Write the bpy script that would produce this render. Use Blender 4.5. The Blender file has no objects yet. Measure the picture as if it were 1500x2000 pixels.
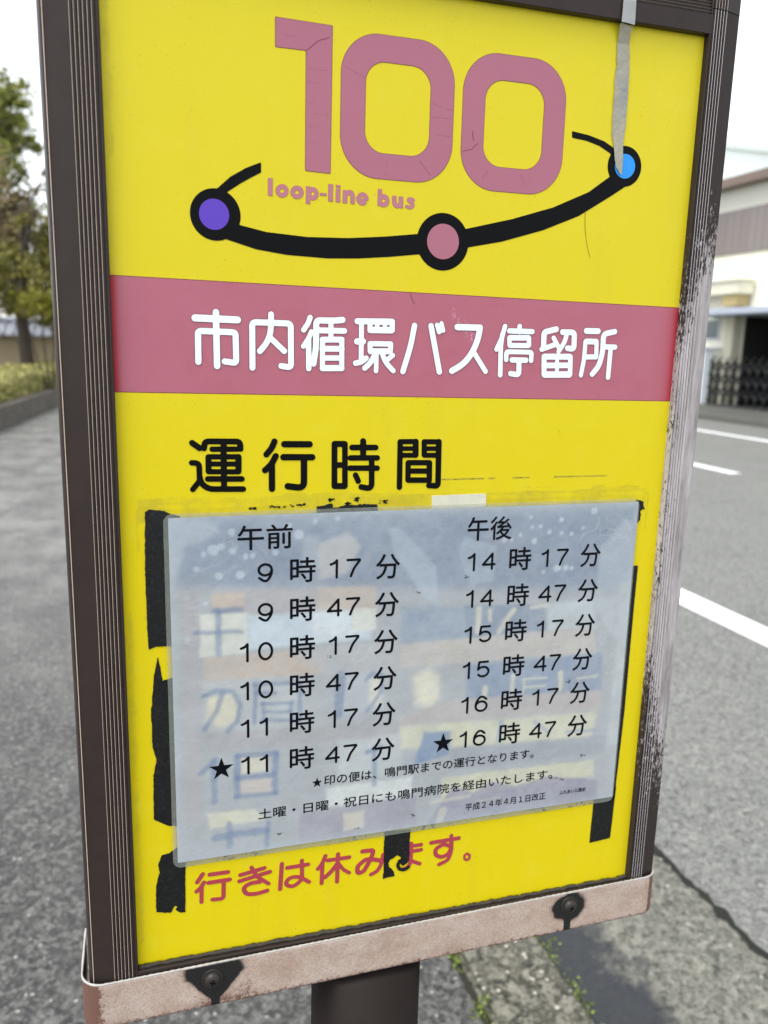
import bpy, bmesh, math, random
import numpy as np
from mathutils import Vector, Matrix
R=math.radians
rnd=random.Random(7)
scene=bpy.context.scene
COL=scene.collection

# ---------------------------------------------------------------- camera, sky, sun, exposure
cam_d=bpy.data.cameras.new('camera'); cam=bpy.data.objects.new('camera',cam_d); COL.objects.link(cam)
xr=Vector((0.95777135,-0.28641834,0.02526985)); up=Vector((0.03370691,0.19912364,0.97939452)); fw=Vector((0.28554838,0.93718424,-0.2003692))
CAMZ=1.35
m=Matrix((xr,up,-fw)).transposed().to_4x4(); m.translation=Vector((0.01159571,-0.45475423,CAMZ)); cam.matrix_world=m
cam_d.sensor_fit='VERTICAL'; cam_d.sensor_height=24; cam_d.sensor_width=18; cam_d.lens=24*1585.5/2000
cam_d.clip_start=0.02; cam_d.clip_end=3000
cam_d.dof.use_dof=True; cam_d.dof.focus_distance=0.485; cam_d.dof.aperture_fstop=cam_d.lens/3.0
scene.camera=cam
SUN_EL,SUN_AZ=R(66),R(-110)   # azimuth clockwise from +Y: the veiled sun stands behind the camera, to the left
w=bpy.data.worlds.new('World'); scene.world=w; w.use_nodes=True
nt=w.node_tree; nt.nodes.clear()
sky=nt.nodes.new('ShaderNodeTexSky'); sky.sky_type='NISHITA'; sky.sun_disc=False; sky.sun_elevation=SUN_EL; sky.sun_rotation=SUN_AZ
sky.air_density=1.0; sky.dust_density=1.5; sky.ozone_density=1.0
hs=nt.nodes.new('ShaderNodeHueSaturation'); hs.inputs['Saturation'].default_value=0.22
bg=nt.nodes.new('ShaderNodeBackground'); bg.inputs[1].default_value=0.15
wo=nt.nodes.new('ShaderNodeOutputWorld')
nt.links.new(sky.outputs[0],hs.inputs['Color']); nt.links.new(hs.outputs[0],bg.inputs[0]); nt.links.new(bg.outputs[0],wo.inputs[0])
sd=bpy.data.lights.new('sun','SUN'); sd.energy=1.0; sd.angle=R(40); sd.color=(1,.97,.93)
sun=bpy.data.objects.new('sun',sd); COL.objects.link(sun)
sdir=Vector((math.sin(SUN_AZ)*math.cos(SUN_EL),math.cos(SUN_AZ)*math.cos(SUN_EL),math.sin(SUN_EL)))
sun.rotation_euler=sdir.to_track_quat('Z','Y').to_euler(); sun.location=(0,0,12)
vs=scene.view_settings; vs.view_transform='Standard'; vs.look='None'; vs.gamma=1; vs.use_curve_mapping=False; vs.exposure=1.27

# ---------------------------------------------------------------- helpers
def lin(c):
    return tuple(((x/255)/12.92 if x/255<=.04045 else ((x/255+.055)/1.055)**2.4) for x in c)+(1,)
class N:
    """tiny shader node builder"""
    def __init__(s,name):
        s.m=bpy.data.materials.new(name); s.m.use_nodes=True; s.t=s.m.node_tree; s.t.nodes.clear()
        s.o=s.t.nodes.new('ShaderNodeOutputMaterial'); s.p=s.t.nodes.new('ShaderNodeBsdfPrincipled'); s.t.links.new(s.p.outputs[0],s.o.inputs[0])
        s._c=None
    def n(s,typ,**k):
        n=s.t.nodes.new('ShaderNode'+typ)
        for a,v in k.items(): setattr(n,a,v)
        return n
    def l(s,a,b): s.t.links.new(a,b)
    def co(s,kind='Object'):
        if not s._c: s._c=s.n('TexCoord')
        return s._c.outputs[kind]
    def mp(s,scale,kind='Object',loc=(0,0,0)):
        q=s.n('Mapping'); q.inputs['Scale'].default_value=scale if hasattr(scale,'__len__') else (scale,)*3; q.inputs['Location'].default_value=loc
        s.l(s.co(kind),q.inputs[0]); return q.outputs[0]
    def noise(s,scale,detail=4,rough=.6,v=None,dist=0):
        q=s.n('TexNoise'); q.inputs['Scale'].default_value=scale; q.inputs['Detail'].default_value=detail; q.inputs['Roughness'].default_value=rough; q.inputs['Distortion'].default_value=dist
        s.l(v if v is not None else s.co(),q.inputs['Vector']); return q.outputs['Fac']
    def vor(s,scale,out='Distance',v=None,feature='F1'):
        q=s.n('TexVoronoi',feature=feature); q.inputs['Scale'].default_value=scale
        s.l(v if v is not None else s.co(),q.inputs['Vector']); return q.outputs[out]
    def ramp(s,f,*stops,interp='LINEAR'):
        q=s.n('ValToRGB'); cr=q.color_ramp; cr.interpolation=interp
        while len(cr.elements)<len(stops): cr.elements.new(.5)
        for e,(p,c) in zip(cr.elements,stops):
            e.position=p; e.color=c if hasattr(c,'__len__') else (c,c,c,1)
        s.l(f,q.inputs[0]); return q.outputs[0]
    def mix(s,f,a,b,blend='MIX'):
        q=s.n('Mix',data_type='RGBA',blend_type=blend)
        for i,v in ((0,f),(6,a),(7,b)):
            if hasattr(v,'is_linked'): s.l(v,q.inputs[i])
            else: q.inputs[i].default_value=v
        return q.outputs[2]
    def math(s,op,a,b=0,clamp=False):
        q=s.n('Math',operation=op,use_clamp=clamp)
        for i,v in ((0,a),(1,b)):
            if hasattr(v,'is_linked'): s.l(v,q.inputs[i])
            else: q.inputs[i].default_value=v
        return q.outputs[0]
    def attr(s,name,out='Fac'):
        return s.n('Attribute',attribute_name=name).outputs[out]
    def sep(s,v): 
        q=s.n('SeparateXYZ'); s.l(v,q.inputs[0]); return q.outputs
    def set(s,**k):
        for a,v in k.items():
            i=s.p.inputs[{'base':'Base Color','rough':'Roughness','metal':'Metallic','alpha':'Alpha','normal':'Normal','coat':'Coat Weight','coatr':'Coat Roughness','spec':'Specular IOR Level','ior':'IOR','trans':'Transmission Weight'}[a]]
            if hasattr(v,'is_linked'): s.l(v,i)
            else: i.default_value=v
        return s.m
    def bump(s,h,strength=.3,dist=.001):
        q=s.n('Bump'); q.inputs['Strength'].default_value=strength; q.inputs['Distance'].default_value=dist
        s.l(h,q.inputs['Height']); s.l(q.outputs[0],s.p.inputs['Normal'])

def mesh(name,verts,faces,mats,parent=None,mi=None,smooth=False):
    me=bpy.data.meshes.new(name); me.from_pydata([tuple(v) for v in verts],[],faces)
    for mm in (mats if isinstance(mats,(list,tuple)) else [mats]): me.materials.append(mm)
    if mi is not None: me.polygons.foreach_set('material_index',mi)
    if smooth: me.polygons.foreach_set('use_smooth',[True]*len(me.polygons))
    me.update()
    o=bpy.data.objects.new(name,me); COL.objects.link(o)
    if parent: o.parent=parent
    return o
def empty(name,loc,label=None,cat=None,group=None):
    o=bpy.data.objects.new(name,None); o.location=loc; o.empty_display_size=.1; COL.objects.link(o)
    bpy.context.view_layer.update()
    tag(o,label,cat,group); return o
def tag(o,label=None,cat=None,group=None,kind=None):
    for k,v in (('label',label),('category',cat),('group',group),('kind',kind)):
        if v: o[k]=v
    return o
class MB:
    def __init__(s): s.v=[];s.f=[];s.mi=[]
    def add(s,v,f,mi=0):
        b=len(s.v); s.v+=[tuple(p) for p in v]; s.f+=[tuple(i+b for i in q) for q in f]; s.mi+=[mi]*len(f); return s
    def box(s,x0,x1,y0,y1,z0,z1,mi=0,bev=0):
        if bev:
            bm=bmesh.new(); bmesh.ops.create_cube(bm,size=1)
            for v in bm.verts: v.co=Vector(((x0+x1)/2+v.co.x*(x1-x0),(y0+y1)/2+v.co.y*(y1-y0),(z0+z1)/2+v.co.z*(z1-z0)))
            bmesh.ops.bevel(bm,geom=bm.edges[:],offset=bev,segments=2,affect='EDGES'); bm.verts.index_update()
            s.add([v.co[:] for v in bm.verts],[[v.index for v in f.verts] for f in bm.faces],mi); bm.free(); return s
        v=[(x,y,z) for x in (x0,x1) for y in (y0,y1) for z in (z0,z1)]
        return s.add(v,[(0,1,3,2),(4,6,7,5),(0,4,5,1),(2,3,7,6),(0,2,6,4),(1,5,7,3)],mi)
    def tube(s,pts,rad,seg=8,mi=0,cap=True):
        pts=[Vector(p) for p in pts]; n=len(pts); rad=rad if hasattr(rad,'__len__') else [rad]*n
        rings=[]
        for i,p in enumerate(pts):
            d=(pts[min(i+1,n-1)]-pts[max(i-1,0)]).normalized(); a=d.cross(Vector((0,0,1)) if abs(d.z)<.9 else Vector((1,0,0))).normalized(); b=d.cross(a)
            rings.append([p+rad[i]*(math.cos(t)*a+math.sin(t)*b) for t in [2*math.pi*k/seg for k in range(seg)]])
        v=[q for r in rings for q in r]; f=[(i*seg+k,i*seg+(k+1)%seg,(i+1)*seg+(k+1)%seg,(i+1)*seg+k) for i in range(n-1) for k in range(seg)]
        if cap: f+=[tuple(range(seg))[::-1],tuple((n-1)*seg+k for k in range(seg))]
        return s.add(v,f,mi)
    def build(s,name,mats,parent=None,smooth=False): return mesh(name,s.v,s.f,mats,parent,s.mi,smooth)
TOPZ=CAMZ+0.18508899
# the sign's own frame: millimetres right of / below the opening's top left corner, y towards the back
def S(x,z,y=0): return (x/1000,y/1000,TOPZ-z/1000)

# ---- flat shapes with clean outlines: signed distance sampled on a grid, cut along its zero line
def fillet(pts,r):
    if r<=0 or len(pts)<3: return [np.array(p,float) for p in pts]
    P=[np.array(p,float) for p in pts]; out=[P[0]]
    for i in range(1,len(P)-1):
        a,b,c=P[i-1],P[i],P[i+1]; la=np.linalg.norm(a-b); lc=np.linalg.norm(c-b)
        t=min(r,la*(1 if i==1 else .5),lc*(1 if i==len(P)-2 else .5)); p=b+(a-b)/max(la,1e-6)*t; q=b+(c-b)/max(lc,1e-6)*t
        for k in range(7):
            u=k/6; out.append((1-u)**2*p+2*u*(1-u)*b+u*u*q)
    out.append(P[-1]); return out
def seg_d(X,Z,a,b):
    ax,az=a;bx,bz=b;dx,dz=bx-ax,bz-az;L=dx*dx+dz*dz+1e-9
    t=np.clip(((X-ax)*dx+(Z-az)*dz)/L,0,1)
    return np.hypot(X-ax-t*dx,Z-az-t*dz)
def stroke_sdf(strokes):
    ss=[(w/2,fillet(p,r)) for w,r,c,p in strokes]
    def f(X,Z):
        d=np.full(X.shape,1e3)
        for hw,P in ss:
            for a,b in zip(P[:-1],P[1:]):
                if X.shape[0]>1 and X.shape[1]>1:      # only the part of the grid near this segment
                    dx=X[1,0]-X[0,0]; dz=Z[0,1]-Z[0,0]; q=hw+2.5
                    i0=max(0,int((min(a[0],b[0])-q-X[0,0])/dx)); i1=int((max(a[0],b[0])+q-X[0,0])/dx)+2
                    j0=max(0,int((min(a[1],b[1])-q-Z[0,0])/dz)); j1=int((max(a[1],b[1])+q-Z[0,0])/dz)+2
                    if i1<=i0 or j1<=j0: continue
                    w_=(slice(i0,i1),slice(j0,j1)); d[w_]=np.minimum(d[w_],seg_d(X[w_],Z[w_],a,b)-hw)
                else: d=np.minimum(d,seg_d(X,Z,a,b)-hw)
        return d
    xs=[q[0] for _,P in ss for q in P]; zs=[q[1] for _,P in ss for q in P]; mw=max(h for h,_ in ss)+1
    return f,(min(xs)-mw,max(xs)+mw,min(zs)-mw,max(zs)+mw)
def poly_d(X,Z,P):
    d=np.full(X.shape,1e3); ins=np.zeros(X.shape,bool)
    for a,b in zip(P,P[1:]+P[:1]):
        d=np.minimum(d,seg_d(X,Z,a,b))
        c=((a[1]>Z)!=(b[1]>Z)); den=(b[1]-a[1]) if abs(b[1]-a[1])>1e-9 else 1e-9
        ins^=c&(X<(b[0]-a[0])*(Z-a[1])/den+a[0])
    return np.where(ins,-d,d)
def pbox(*Ps,pad=1):
    a=np.array([p for P in Ps for p in P]); return (a[:,0].min()-pad,a[:,0].max()+pad,a[:,1].min()-pad,a[:,1].max()+pad)
def rr_d(X,Z,x0,x1,z0,z1,r):
    qx=np.abs(X-(x0+x1)/2)-(x1-x0)/2+r; qz=np.abs(Z-(z0+z1)/2)-(z1-z0)/2+r
    return np.hypot(np.maximum(qx,0),np.maximum(qz,0))+np.minimum(np.maximum(qx,qz),0)-r
RT={}
def vnoise(X,Z,sc,seed=0):
    if seed not in RT: RT[seed]=np.random.RandomState(seed).rand(64,64)
    r=RT[seed]
    x=X/sc;z=Z/sc;xi=np.floor(x).astype(int);zi=np.floor(z).astype(int);u=x-xi;v=z-zi;u=u*u*(3-2*u);v=v*v*(3-2*v)
    g=lambda i,j:r[i%64,j%64]
    return (g(xi,zi)*(1-u)+g(xi+1,zi)*u)*(1-v)+(g(xi,zi+1)*(1-u)+g(xi+1,zi+1)*u)*v
def fbm(X,Z,sc,seed=0,o=4):
    s=0;a=1;t=0
    for k in range(o): s=s+a*vnoise(X,Z,sc/2**k,seed+k);t+=a;a*=.55
    return s/t-.5
def sdf_sheet(name,f,box,step,y,mat,parent,off=0,thick=0,yfun=None):
    x0,x1,z0,z1=box; nx=max(2,int((x1-x0)/step)+2); nz=max(2,int((z1-z0)/step)+2)
    xs=x0+step*np.arange(nx); zs=z0+step*np.arange(nz); X,Z=np.meshgrid(xs,zs,indexing='ij')
    D=f(X,Z)+off; D=np.where(np.abs(D)<1e-5,1e-5,D); ins=D<0
    V=[];F=[];vid={};E=[]
    def cv(i,j):
        k=(i,j)
        if k not in vid: vid[k]=len(V); V.append((xs[i],zs[j]))
        return vid[k]
    def ev(i,j,i2,j2):
        k=(i,j,i2,j2) if (i,j)<(i2,j2) else (i2,j2,i,j)
        if k not in vid:
            a=D[k[0],k[1]];b=D[k[2],k[3]];t=a/(a-b); vid[k]=len(V)
            V.append((xs[k[0]]+(xs[k[2]]-xs[k[0]])*t,zs[k[1]]+(zs[k[3]]-zs[k[1]])*t))
        return vid[k]
    cnt=ins[:-1,:-1].astype(int)+ins[1:,:-1]+ins[:-1,1:]+ins[1:,1:]
    full=cnt==4
    # merge runs of full cells along z
    for i in range(nx-1):
        j=0;col=full[i]
        while j<nz-1:
            if col[j]:
                F.append((cv(i,j),cv(i+1,j),cv(i+1,j+1),cv(i,j+1)))
            j+=1
    for i,j in zip(*np.nonzero((cnt>0)&(cnt<4))):
        cs=[(i,j),(i+1,j),(i+1,j+1),(i,j+1)]; poly=[];cuts=[]
        for k in range(4):
            a,b=cs[k],cs[(k+1)%4]
            if ins[a]: poly.append(cv(*a))
            if ins[a]!=ins[b]:
                e=ev(*a,*b); poly.append(e); cuts.append((len(poly)-1,ins[a]))
        if len(poly)>=3: F.append(tuple(poly))
        if len(cuts)==2:
            (p,ia),(q,ib)=cuts
            E.append((poly[p],poly[q]) if ia else (poly[q],poly[p]))
    yy=(lambda x,z:y) if yfun is None else yfun
    verts=[S(x,z,yy(x,z)) for x,z in V]
    if thick:
        n=len(verts); verts+= [S(x,z,yy(x,z)+thick) for x,z in V]
        F+=[(a,b,b+n,a+n) for a,b in E]
    return mesh(name,verts,F,mat,parent)
def grid_sheet(name,box,step,y,mat,parent,attrs,yfun=None,cut=None):
    x0,x1,z0,z1=box; nx=int(round((x1-x0)/step))+1; nz=int(round((z1-z0)/step))+1
    X,Z=np.meshgrid(np.linspace(x0,x1,nx),np.linspace(z0,z1,nz),indexing='ij')
    Y=np.full(X.shape,float(y)) if yfun is None else yfun(X,Z)
    co=np.stack([X/1000,Y/1000,TOPZ-Z/1000],-1).reshape(-1,3)
    idx=np.arange(nx*nz).reshape(nx,nz); q=np.stack([idx[:-1,1:],idx[1:,1:],idx[1:,:-1],idx[:-1,:-1]],-1).reshape(-1,4)
    me=bpy.data.meshes.new(name); me.vertices.add(len(co)); me.vertices.foreach_set('co',co.ravel())
    me.loops.add(q.size); me.loops.foreach_set('vertex_index',q.ravel()); me.polygons.add(len(q)); me.polygons.foreach_set('loop_start',np.arange(0,q.size,4)); me.polygons.foreach_set('loop_total',np.full(len(q),4))
    me.update(calc_edges=True); me.materials.append(mat)
    for an,fn in attrs.items():
        v=fn(X,Z)
        if v.ndim==3:
            a=me.color_attributes.new(an,'FLOAT_COLOR','POINT'); a.data.foreach_set('color',np.concatenate([v,np.ones(v.shape[:2]+(1,))],-1).reshape(-1))
        else:
            a=me.attributes.new(an,'FLOAT','POINT'); a.data.foreach_set('value',v.reshape(-1).astype(float))
    o=bpy.data.objects.new(name,me); COL.objects.link(o); o.parent=parent; return o

# ---------------------------------------------------------------- materials
def mat_plain(name,c,rough=.6,var=.12,scale=40,spec=.5,metal=0,kind='Object'):
    n=N(name); f=n.noise(scale,5,.6); a=lin(c)
    return n.set(base=n.mix(f,tuple(x*(1-var) for x in a[:3])+(1,),tuple(min(1,x*(1+var)) for x in a[:3])+(1,)),rough=rough,spec=spec,metal=metal)

def mat_panel():
    n=N('yellow_panel'); g=n.attr('grime_shade'); fd=n.attr('fade')
    base=n.mix(fd,lin((223,203,10)),lin((221,206,38)))
    base=n.mix(n.math('MULTIPLY',n.noise(9,4),.25),base,lin((220,200,40)))
    stv=n.noise(30,5,.65,v=n.mp((1,1,.10))); base=n.mix(n.math('MULTIPLY',n.ramp(stv,(.52,0),(.75,1)),.22),base,lin((196,176,62)))
    base=n.mix(n.math('MULTIPLY',n.ramp(n.noise(55,6,.7),(.5,0),(.8,1)),.2),base,lin((232,218,84)))
    # fine dirt specks everywhere
    sp=n.ramp(n.noise(760,2,.5),(.66,0),(.73,1)); big=n.ramp(n.noise(16,3,.6),(.4,0),(.62,1))
    base=n.mix(n.math('MULTIPLY',n.math('MULTIPLY',sp,big),.7),base,lin((140,120,36)))
    # grime film round the notice and shade painted along the face edges, breaking into black crust where it is thick
    t=n.math('ADD',g,n.math('MULTIPLY',n.math('SUBTRACT',n.noise(260,6,.75),.5),1.5))
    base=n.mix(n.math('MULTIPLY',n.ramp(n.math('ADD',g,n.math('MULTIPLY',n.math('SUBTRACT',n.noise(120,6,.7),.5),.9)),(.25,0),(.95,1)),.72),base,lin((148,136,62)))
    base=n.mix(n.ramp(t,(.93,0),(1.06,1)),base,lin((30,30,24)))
    n.bump(n.noise(1500,2,.5),.06,.0003)
    return n.set(base=base,rough=.36,spec=.22)
def mat_vinyl(name,c,rough=.45,crack=True,red_edge=False,spec=.4):
    n=N(name); a=lin(c)
    base=n.mix(n.noise(18,5,.6),tuple(x*.93 for x in a[:3])+(1,),tuple(min(1,x*1.07) for x in a[:3])+(1,))
    if red_edge:
        base=n.mix(n.attr('edge'),base,lin((176,22,34)))
        v=n.mp((1,1,1)); blot=n.ramp(n.noise(35,6,.7),(.52,0),(.75,1)); base=n.mix(n.math('MULTIPLY',blot,.35),base,lin((170,78,92)))
    if crack:
        sp=n.ramp(n.noise(700,2,.5),(.72,0),(.76,1)); big=n.ramp(n.noise(22,3,.6),(.42,0),(.62,1))
        base=n.mix(n.math('MULTIPLY',n.math('MULTIPLY',sp,big),.75),base,lin((110,40,58)))
    return n.set(base=base,rough=rough,spec=spec)
def mat_frame(name,ox=False):
    n=N(name); base=n.mix(n.noise(60,6,.6),lin((45,37,34)),lin((58,49,45)))
    sp=n.ramp(n.noise(1400,3,.6),(.70,0),(.75,1)); base=n.mix(n.math('MULTIPLY',sp,.35),base,lin((110,102,96)))
    rough=.42
    if ox:
        z=n.sep(n.co())[2]
        g=n.n('MapRange'); g.inputs[1].default_value=TOPZ-.56;g.inputs[2].default_value=TOPZ-.38; n.l(z,g.inputs[0])
        h=n.n('MapRange'); h.inputs[1].default_value=TOPZ-.04;h.inputs[2].default_value=TOPZ-.20; n.l(z,h.inputs[0])
        env=n.math('MULTIPLY',g.outputs[0],h.outputs[0])
        x=n.sep(n.co())[0]; gx=n.n('MapRange'); gx.inputs[1].default_value=.343;gx.inputs[2].default_value=.358; n.l(x,gx.inputs[0])
        e=n.math('MULTIPLY',env,n.math('ADD',n.math('MULTIPLY',gx.outputs[0],.38),.66))
        q=n.math('ADD',e,n.math('MULTIPLY',n.math('SUBTRACT',n.noise(520,7,.75,v=n.mp((1,1,.45))),.5),1.6))
        q=n.math('ADD',q,n.math('MULTIPLY',n.math('SUBTRACT',n.noise(26,4,.6,v=n.mp((1,1,.5))),.5),.55))
        pale=n.mix(n.ramp(n.noise(170,6,.7,v=n.mp((1,1,.12))),(.3,0),(.68,1)),lin((128,119,115)),lin((200,194,195)))
        base=n.mix(n.ramp(q,(.5,0),(.62,1)),base,pale); rough=.6
    n.bump(n.noise(900,4,.6),.15,.0004)
    return n.set(base=base,rough=rough,spec=.22)
def mat_worn(name,c,cov=.42):
    n=N(name); f=n.ramp(n.noise(60,5,.7,v=n.mp((1,1,.5))),(cov-.08,0),(cov+.06,1))
    return n.set(base=n.mix(f,lin((64,56,52)),lin(c)),rough=.5)
def mat_strap():
    n=N('faded_brown_paint'); st=n.attr('stain'); br=n.attr('brown')
    base=n.mix(n.ramp(n.noise(75,6,.65),(.3,0),(.7,1)),lin((184,162,145)),lin((202,188,175)))
    base=n.mix(n.math('MULTIPLY',n.ramp(n.noise(28,6,.7,v=n.mp((1,1,1.6))),(.45,0),(.72,1)),.55),base,lin((148,118,100)))
    sp=n.ramp(n.noise(900,5,.8),(.36,1),(.56,0)); base=n.mix(n.math('MULTIPLY',sp,.6),base,lin((142,108,96)))
    e=n.math('ADD',br,n.math('MULTIPLY',n.math('SUBTRACT',n.noise(480,5,.8),.5),1.6))
    base=n.mix(n.ramp(e,(.45,0),(.65,1)),base,lin((112,80,68)))
    e2=n.math('ADD',st,n.math('MULTIPLY',n.math('SUBTRACT',n.noise(320,5,.7),.5),.35))
    base=n.mix(n.math('MULTIPLY',n.ramp(e2,(.02,0),(.45,1)),.5),base,lin((110,80,66)))
    base=n.mix(n.ramp(e2,(.36,0),(.62,1)),base,lin((24,23,22)))
    n.bump(n.noise(600,4,.6),.25,.0004)
    return n.set(base=base,rough=.6)
def mat_tape():
    n=N('black_tape'); n.bump(n.noise(700,4,.6,v=n.mp((.3,1,1))),.3,.0004)
    return n.set(base=n.mix(n.math('MULTIPLY',n.ramp(n.noise(420,6,.75),(.5,0),(.72,1)),.5),n.mix(n.noise(60,5,.6),lin((10,11,12)),lin((27,28,29))),lin((62,61,56))),rough=.5,spec=.3)
def mat_paper():
    n=N('notice_paper'); c=n.mix(1.0,n.attr('ghost','Color'),(.90,.92,.875,1),'MULTIPLY')
    f=n.ramp(n.noise(45,6,.7),(.3,0),(.7,1)); base=n.mix(n.math('MULTIPLY',f,.10),c,lin((160,168,180)))
    f2=n.ramp(n.noise(150,6,.75),(.35,0),(.75,1)); base=n.mix(n.math('MULTIPLY',f2,.14),base,lin((206,212,216)))
    cr=n.ramp(n.noise(17,3,.6,dist=.7),(.494,0),(.5,1),(.506,0)); base=n.mix(n.math('MULTIPLY',n.math('MULTIPLY',cr,n.ramp(n.noise(9,2,.5),(.5,0),(.6,1))),.18),base,lin((215,222,230)))
    n.bump(n.noise(26,5,.6),.45,.003)
    return n.set(base=base,rough=n.mix(n.ramp(n.noise(38,5,.7),(.4,0),(.6,1)),(.3,)*3+(1,),(.55,)*3+(1,)),spec=.5)
def mat_film():
    n=N('laminate_film'); n.set(base=lin((182,188,176)),rough=.25,alpha=n.mix(n.noise(90,6,.75),(.16,)*3+(1,),(.50,)*3+(1,)),spec=.6)
    return n.m
def mat_dirt(name,c): return N(name).set(base=lin(c),rough=.7,spec=.15)

# grounds
def ground_mat(name,c1,c2,chip,chipamt,sc,spec=.35,rough=.7,dark=None,patch=2.2,grain=.9):
    n=N(name); v=n.co()
    base=n.mix(n.ramp(n.noise(patch,6,.72,v=v),(.38,0),(.62,1)),lin(c1),lin(c2))
    base=n.mix(n.math('MULTIPLY',n.ramp(n.noise(2.1,5,.6,v=v),(.4,0),(.65,1)),.3),base,lin(tuple(x*.8 for x in c1)))
    base=n.mix(n.math('MULTIPLY',n.ramp(n.noise(sc*.6,6,.7,v=v),(.3,1),(.55,0)),.55),base,lin(dark or tuple(x*.5 for x in c1)))
    # packed stones: warped cells, every stone its own grey, at two sizes
    wv=n.n('VectorMath',operation='ADD'); nz=n.n('TexNoise'); nz.inputs['Scale'].default_value=sc*1.6; n.l(v,nz.inputs['Vector'])
    sc_=n.n('VectorMath',operation='SCALE'); sc_.inputs['Scale'].default_value=.55/sc; n.l(nz.outputs['Color'],sc_.inputs[0]); n.l(v,wv.inputs[0]); n.l(sc_.outputs[0],wv.inputs[1]); v=wv.outputs[0]
    for k_,am in ((.8,.75),(1.9,.6)):
        c_=n.n('TexVoronoi'); c_.inputs['Scale'].default_value=sc*k_; n.l(v,c_.inputs['Vector']); s_=n.n('SeparateColor'); n.l(c_.outputs['Color'],s_.inputs[0])
        base=n.mix(n.math('MULTIPLY',n.ramp(s_.outputs[0],(.0,1),(.42,.0)),am*grain),base,lin(tuple(x*.42 for x in c1)))
        base=n.mix(n.math('MULTIPLY',n.ramp(s_.outputs[1],(.5,.0),(1,1)),am*grain*.75),base,lin(tuple((x*.55+y*.45) for x,y in zip(c2,chip))))
    cell=n.n('TexVoronoi'); cell.inputs['Scale'].default_value=sc; n.l(v,cell.inputs['Vector'])
    cr=n.n('SeparateColor'); n.l(cell.outputs['Color'],cr.inputs[0])
    on=n.math('MULTIPLY',n.ramp(cr.outputs[0],(1-chipamt-.02,0),(1-chipamt+.02,1)),n.ramp(n.math('ADD',cell.outputs['Distance'],n.math('MULTIPLY',cr.outputs[1],.30)),(.34,1),(.44,0)))
    base=n.mix(n.math('MULTIPLY',on,n.math('ADD',n.math('MULTIPLY',cr.outputs[2],.6),.3)),base,lin(chip))
    on2=n.math('MULTIPLY',n.ramp(cr.outputs[1],(.78,0),(.82,1)),n.ramp(cell.outputs['Distance'],(.3,1),(.45,0)))
    base=n.mix(n.math('MULTIPLY',on2,.6),base,lin(tuple(x*.45 for x in c1)))
    n.bump(n.noise(sc*1.3,5,.7,v=v),.9,.004)
    n.set(base=base,rough=rough,spec=spec); n.base=base; return n
M={}
M['panel']=mat_panel(); M['frame']=mat_frame('bronze_frame'); M['frame_ox']=mat_frame('bronze_frame_oxidised',True)
M['worn']=mat_worn('worn_ridge_tip',(186,174,164),.3); M['worn_strong']=mat_worn('worn_ridge_line',(204,184,166),.26)
M['pink']=mat_vinyl('faded_pink_vinyl',(172,104,123)); M['pink_band']=mat_vinyl('faded_pink_band',(178,101,117),red_edge=True)
M['pink_text']=mat_vinyl('faded_pink_text',(184,116,128),crack=False)
M['black']=mat_vinyl('black_vinyl',(4,5,8),crack=False,rough=.45,spec=.12); M['ink']=mat_dirt('heading_black',(3,3,3))
M['purple']=mat_vinyl('purple_vinyl',(92,58,186),crack=False); M['blue']=mat_vinyl('blue_vinyl',(30,150,240),crack=False)
M['white']=mat_vinyl('white_vinyl',(240,252,255),crack=False,rough=.4); M['red']=mat_vinyl('dark_red_vinyl',(172,62,74),crack=False)
M['rim']=mat_dirt('vinyl_edge_dirt',(120,78,66)); M['rim_dark']=mat_dirt('vinyl_edge_dark_dirt',(112,44,62)); M['rim_yellow']=mat_dirt('red_letter_edge',(150,96,40))  # dirt lines round the vinyl edges, darker on band and title
M['tape']=mat_tape(); M['paper']=mat_paper(); M['film']=mat_film(); M['print']=N('printed_ink').set(base=lin((5,8,16)),rough=.5,spec=.15)
M['strap']=mat_strap(); mn=N('bare_metal_edge'); M['metal']=mn.set(base=mn.mix(mn.ramp(mn.noise(60,6,.75),(.3,0),(.7,1)),lin((158,152,146)),lin((186,184,178))),rough=.45)
M['screw']=mat_plain('rusty_screw',(42,38,34),.5,.4,500); M['pole']=mat_plain('brown_pole',(35,28,25),.6,.35,25,spec=.15)

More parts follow.
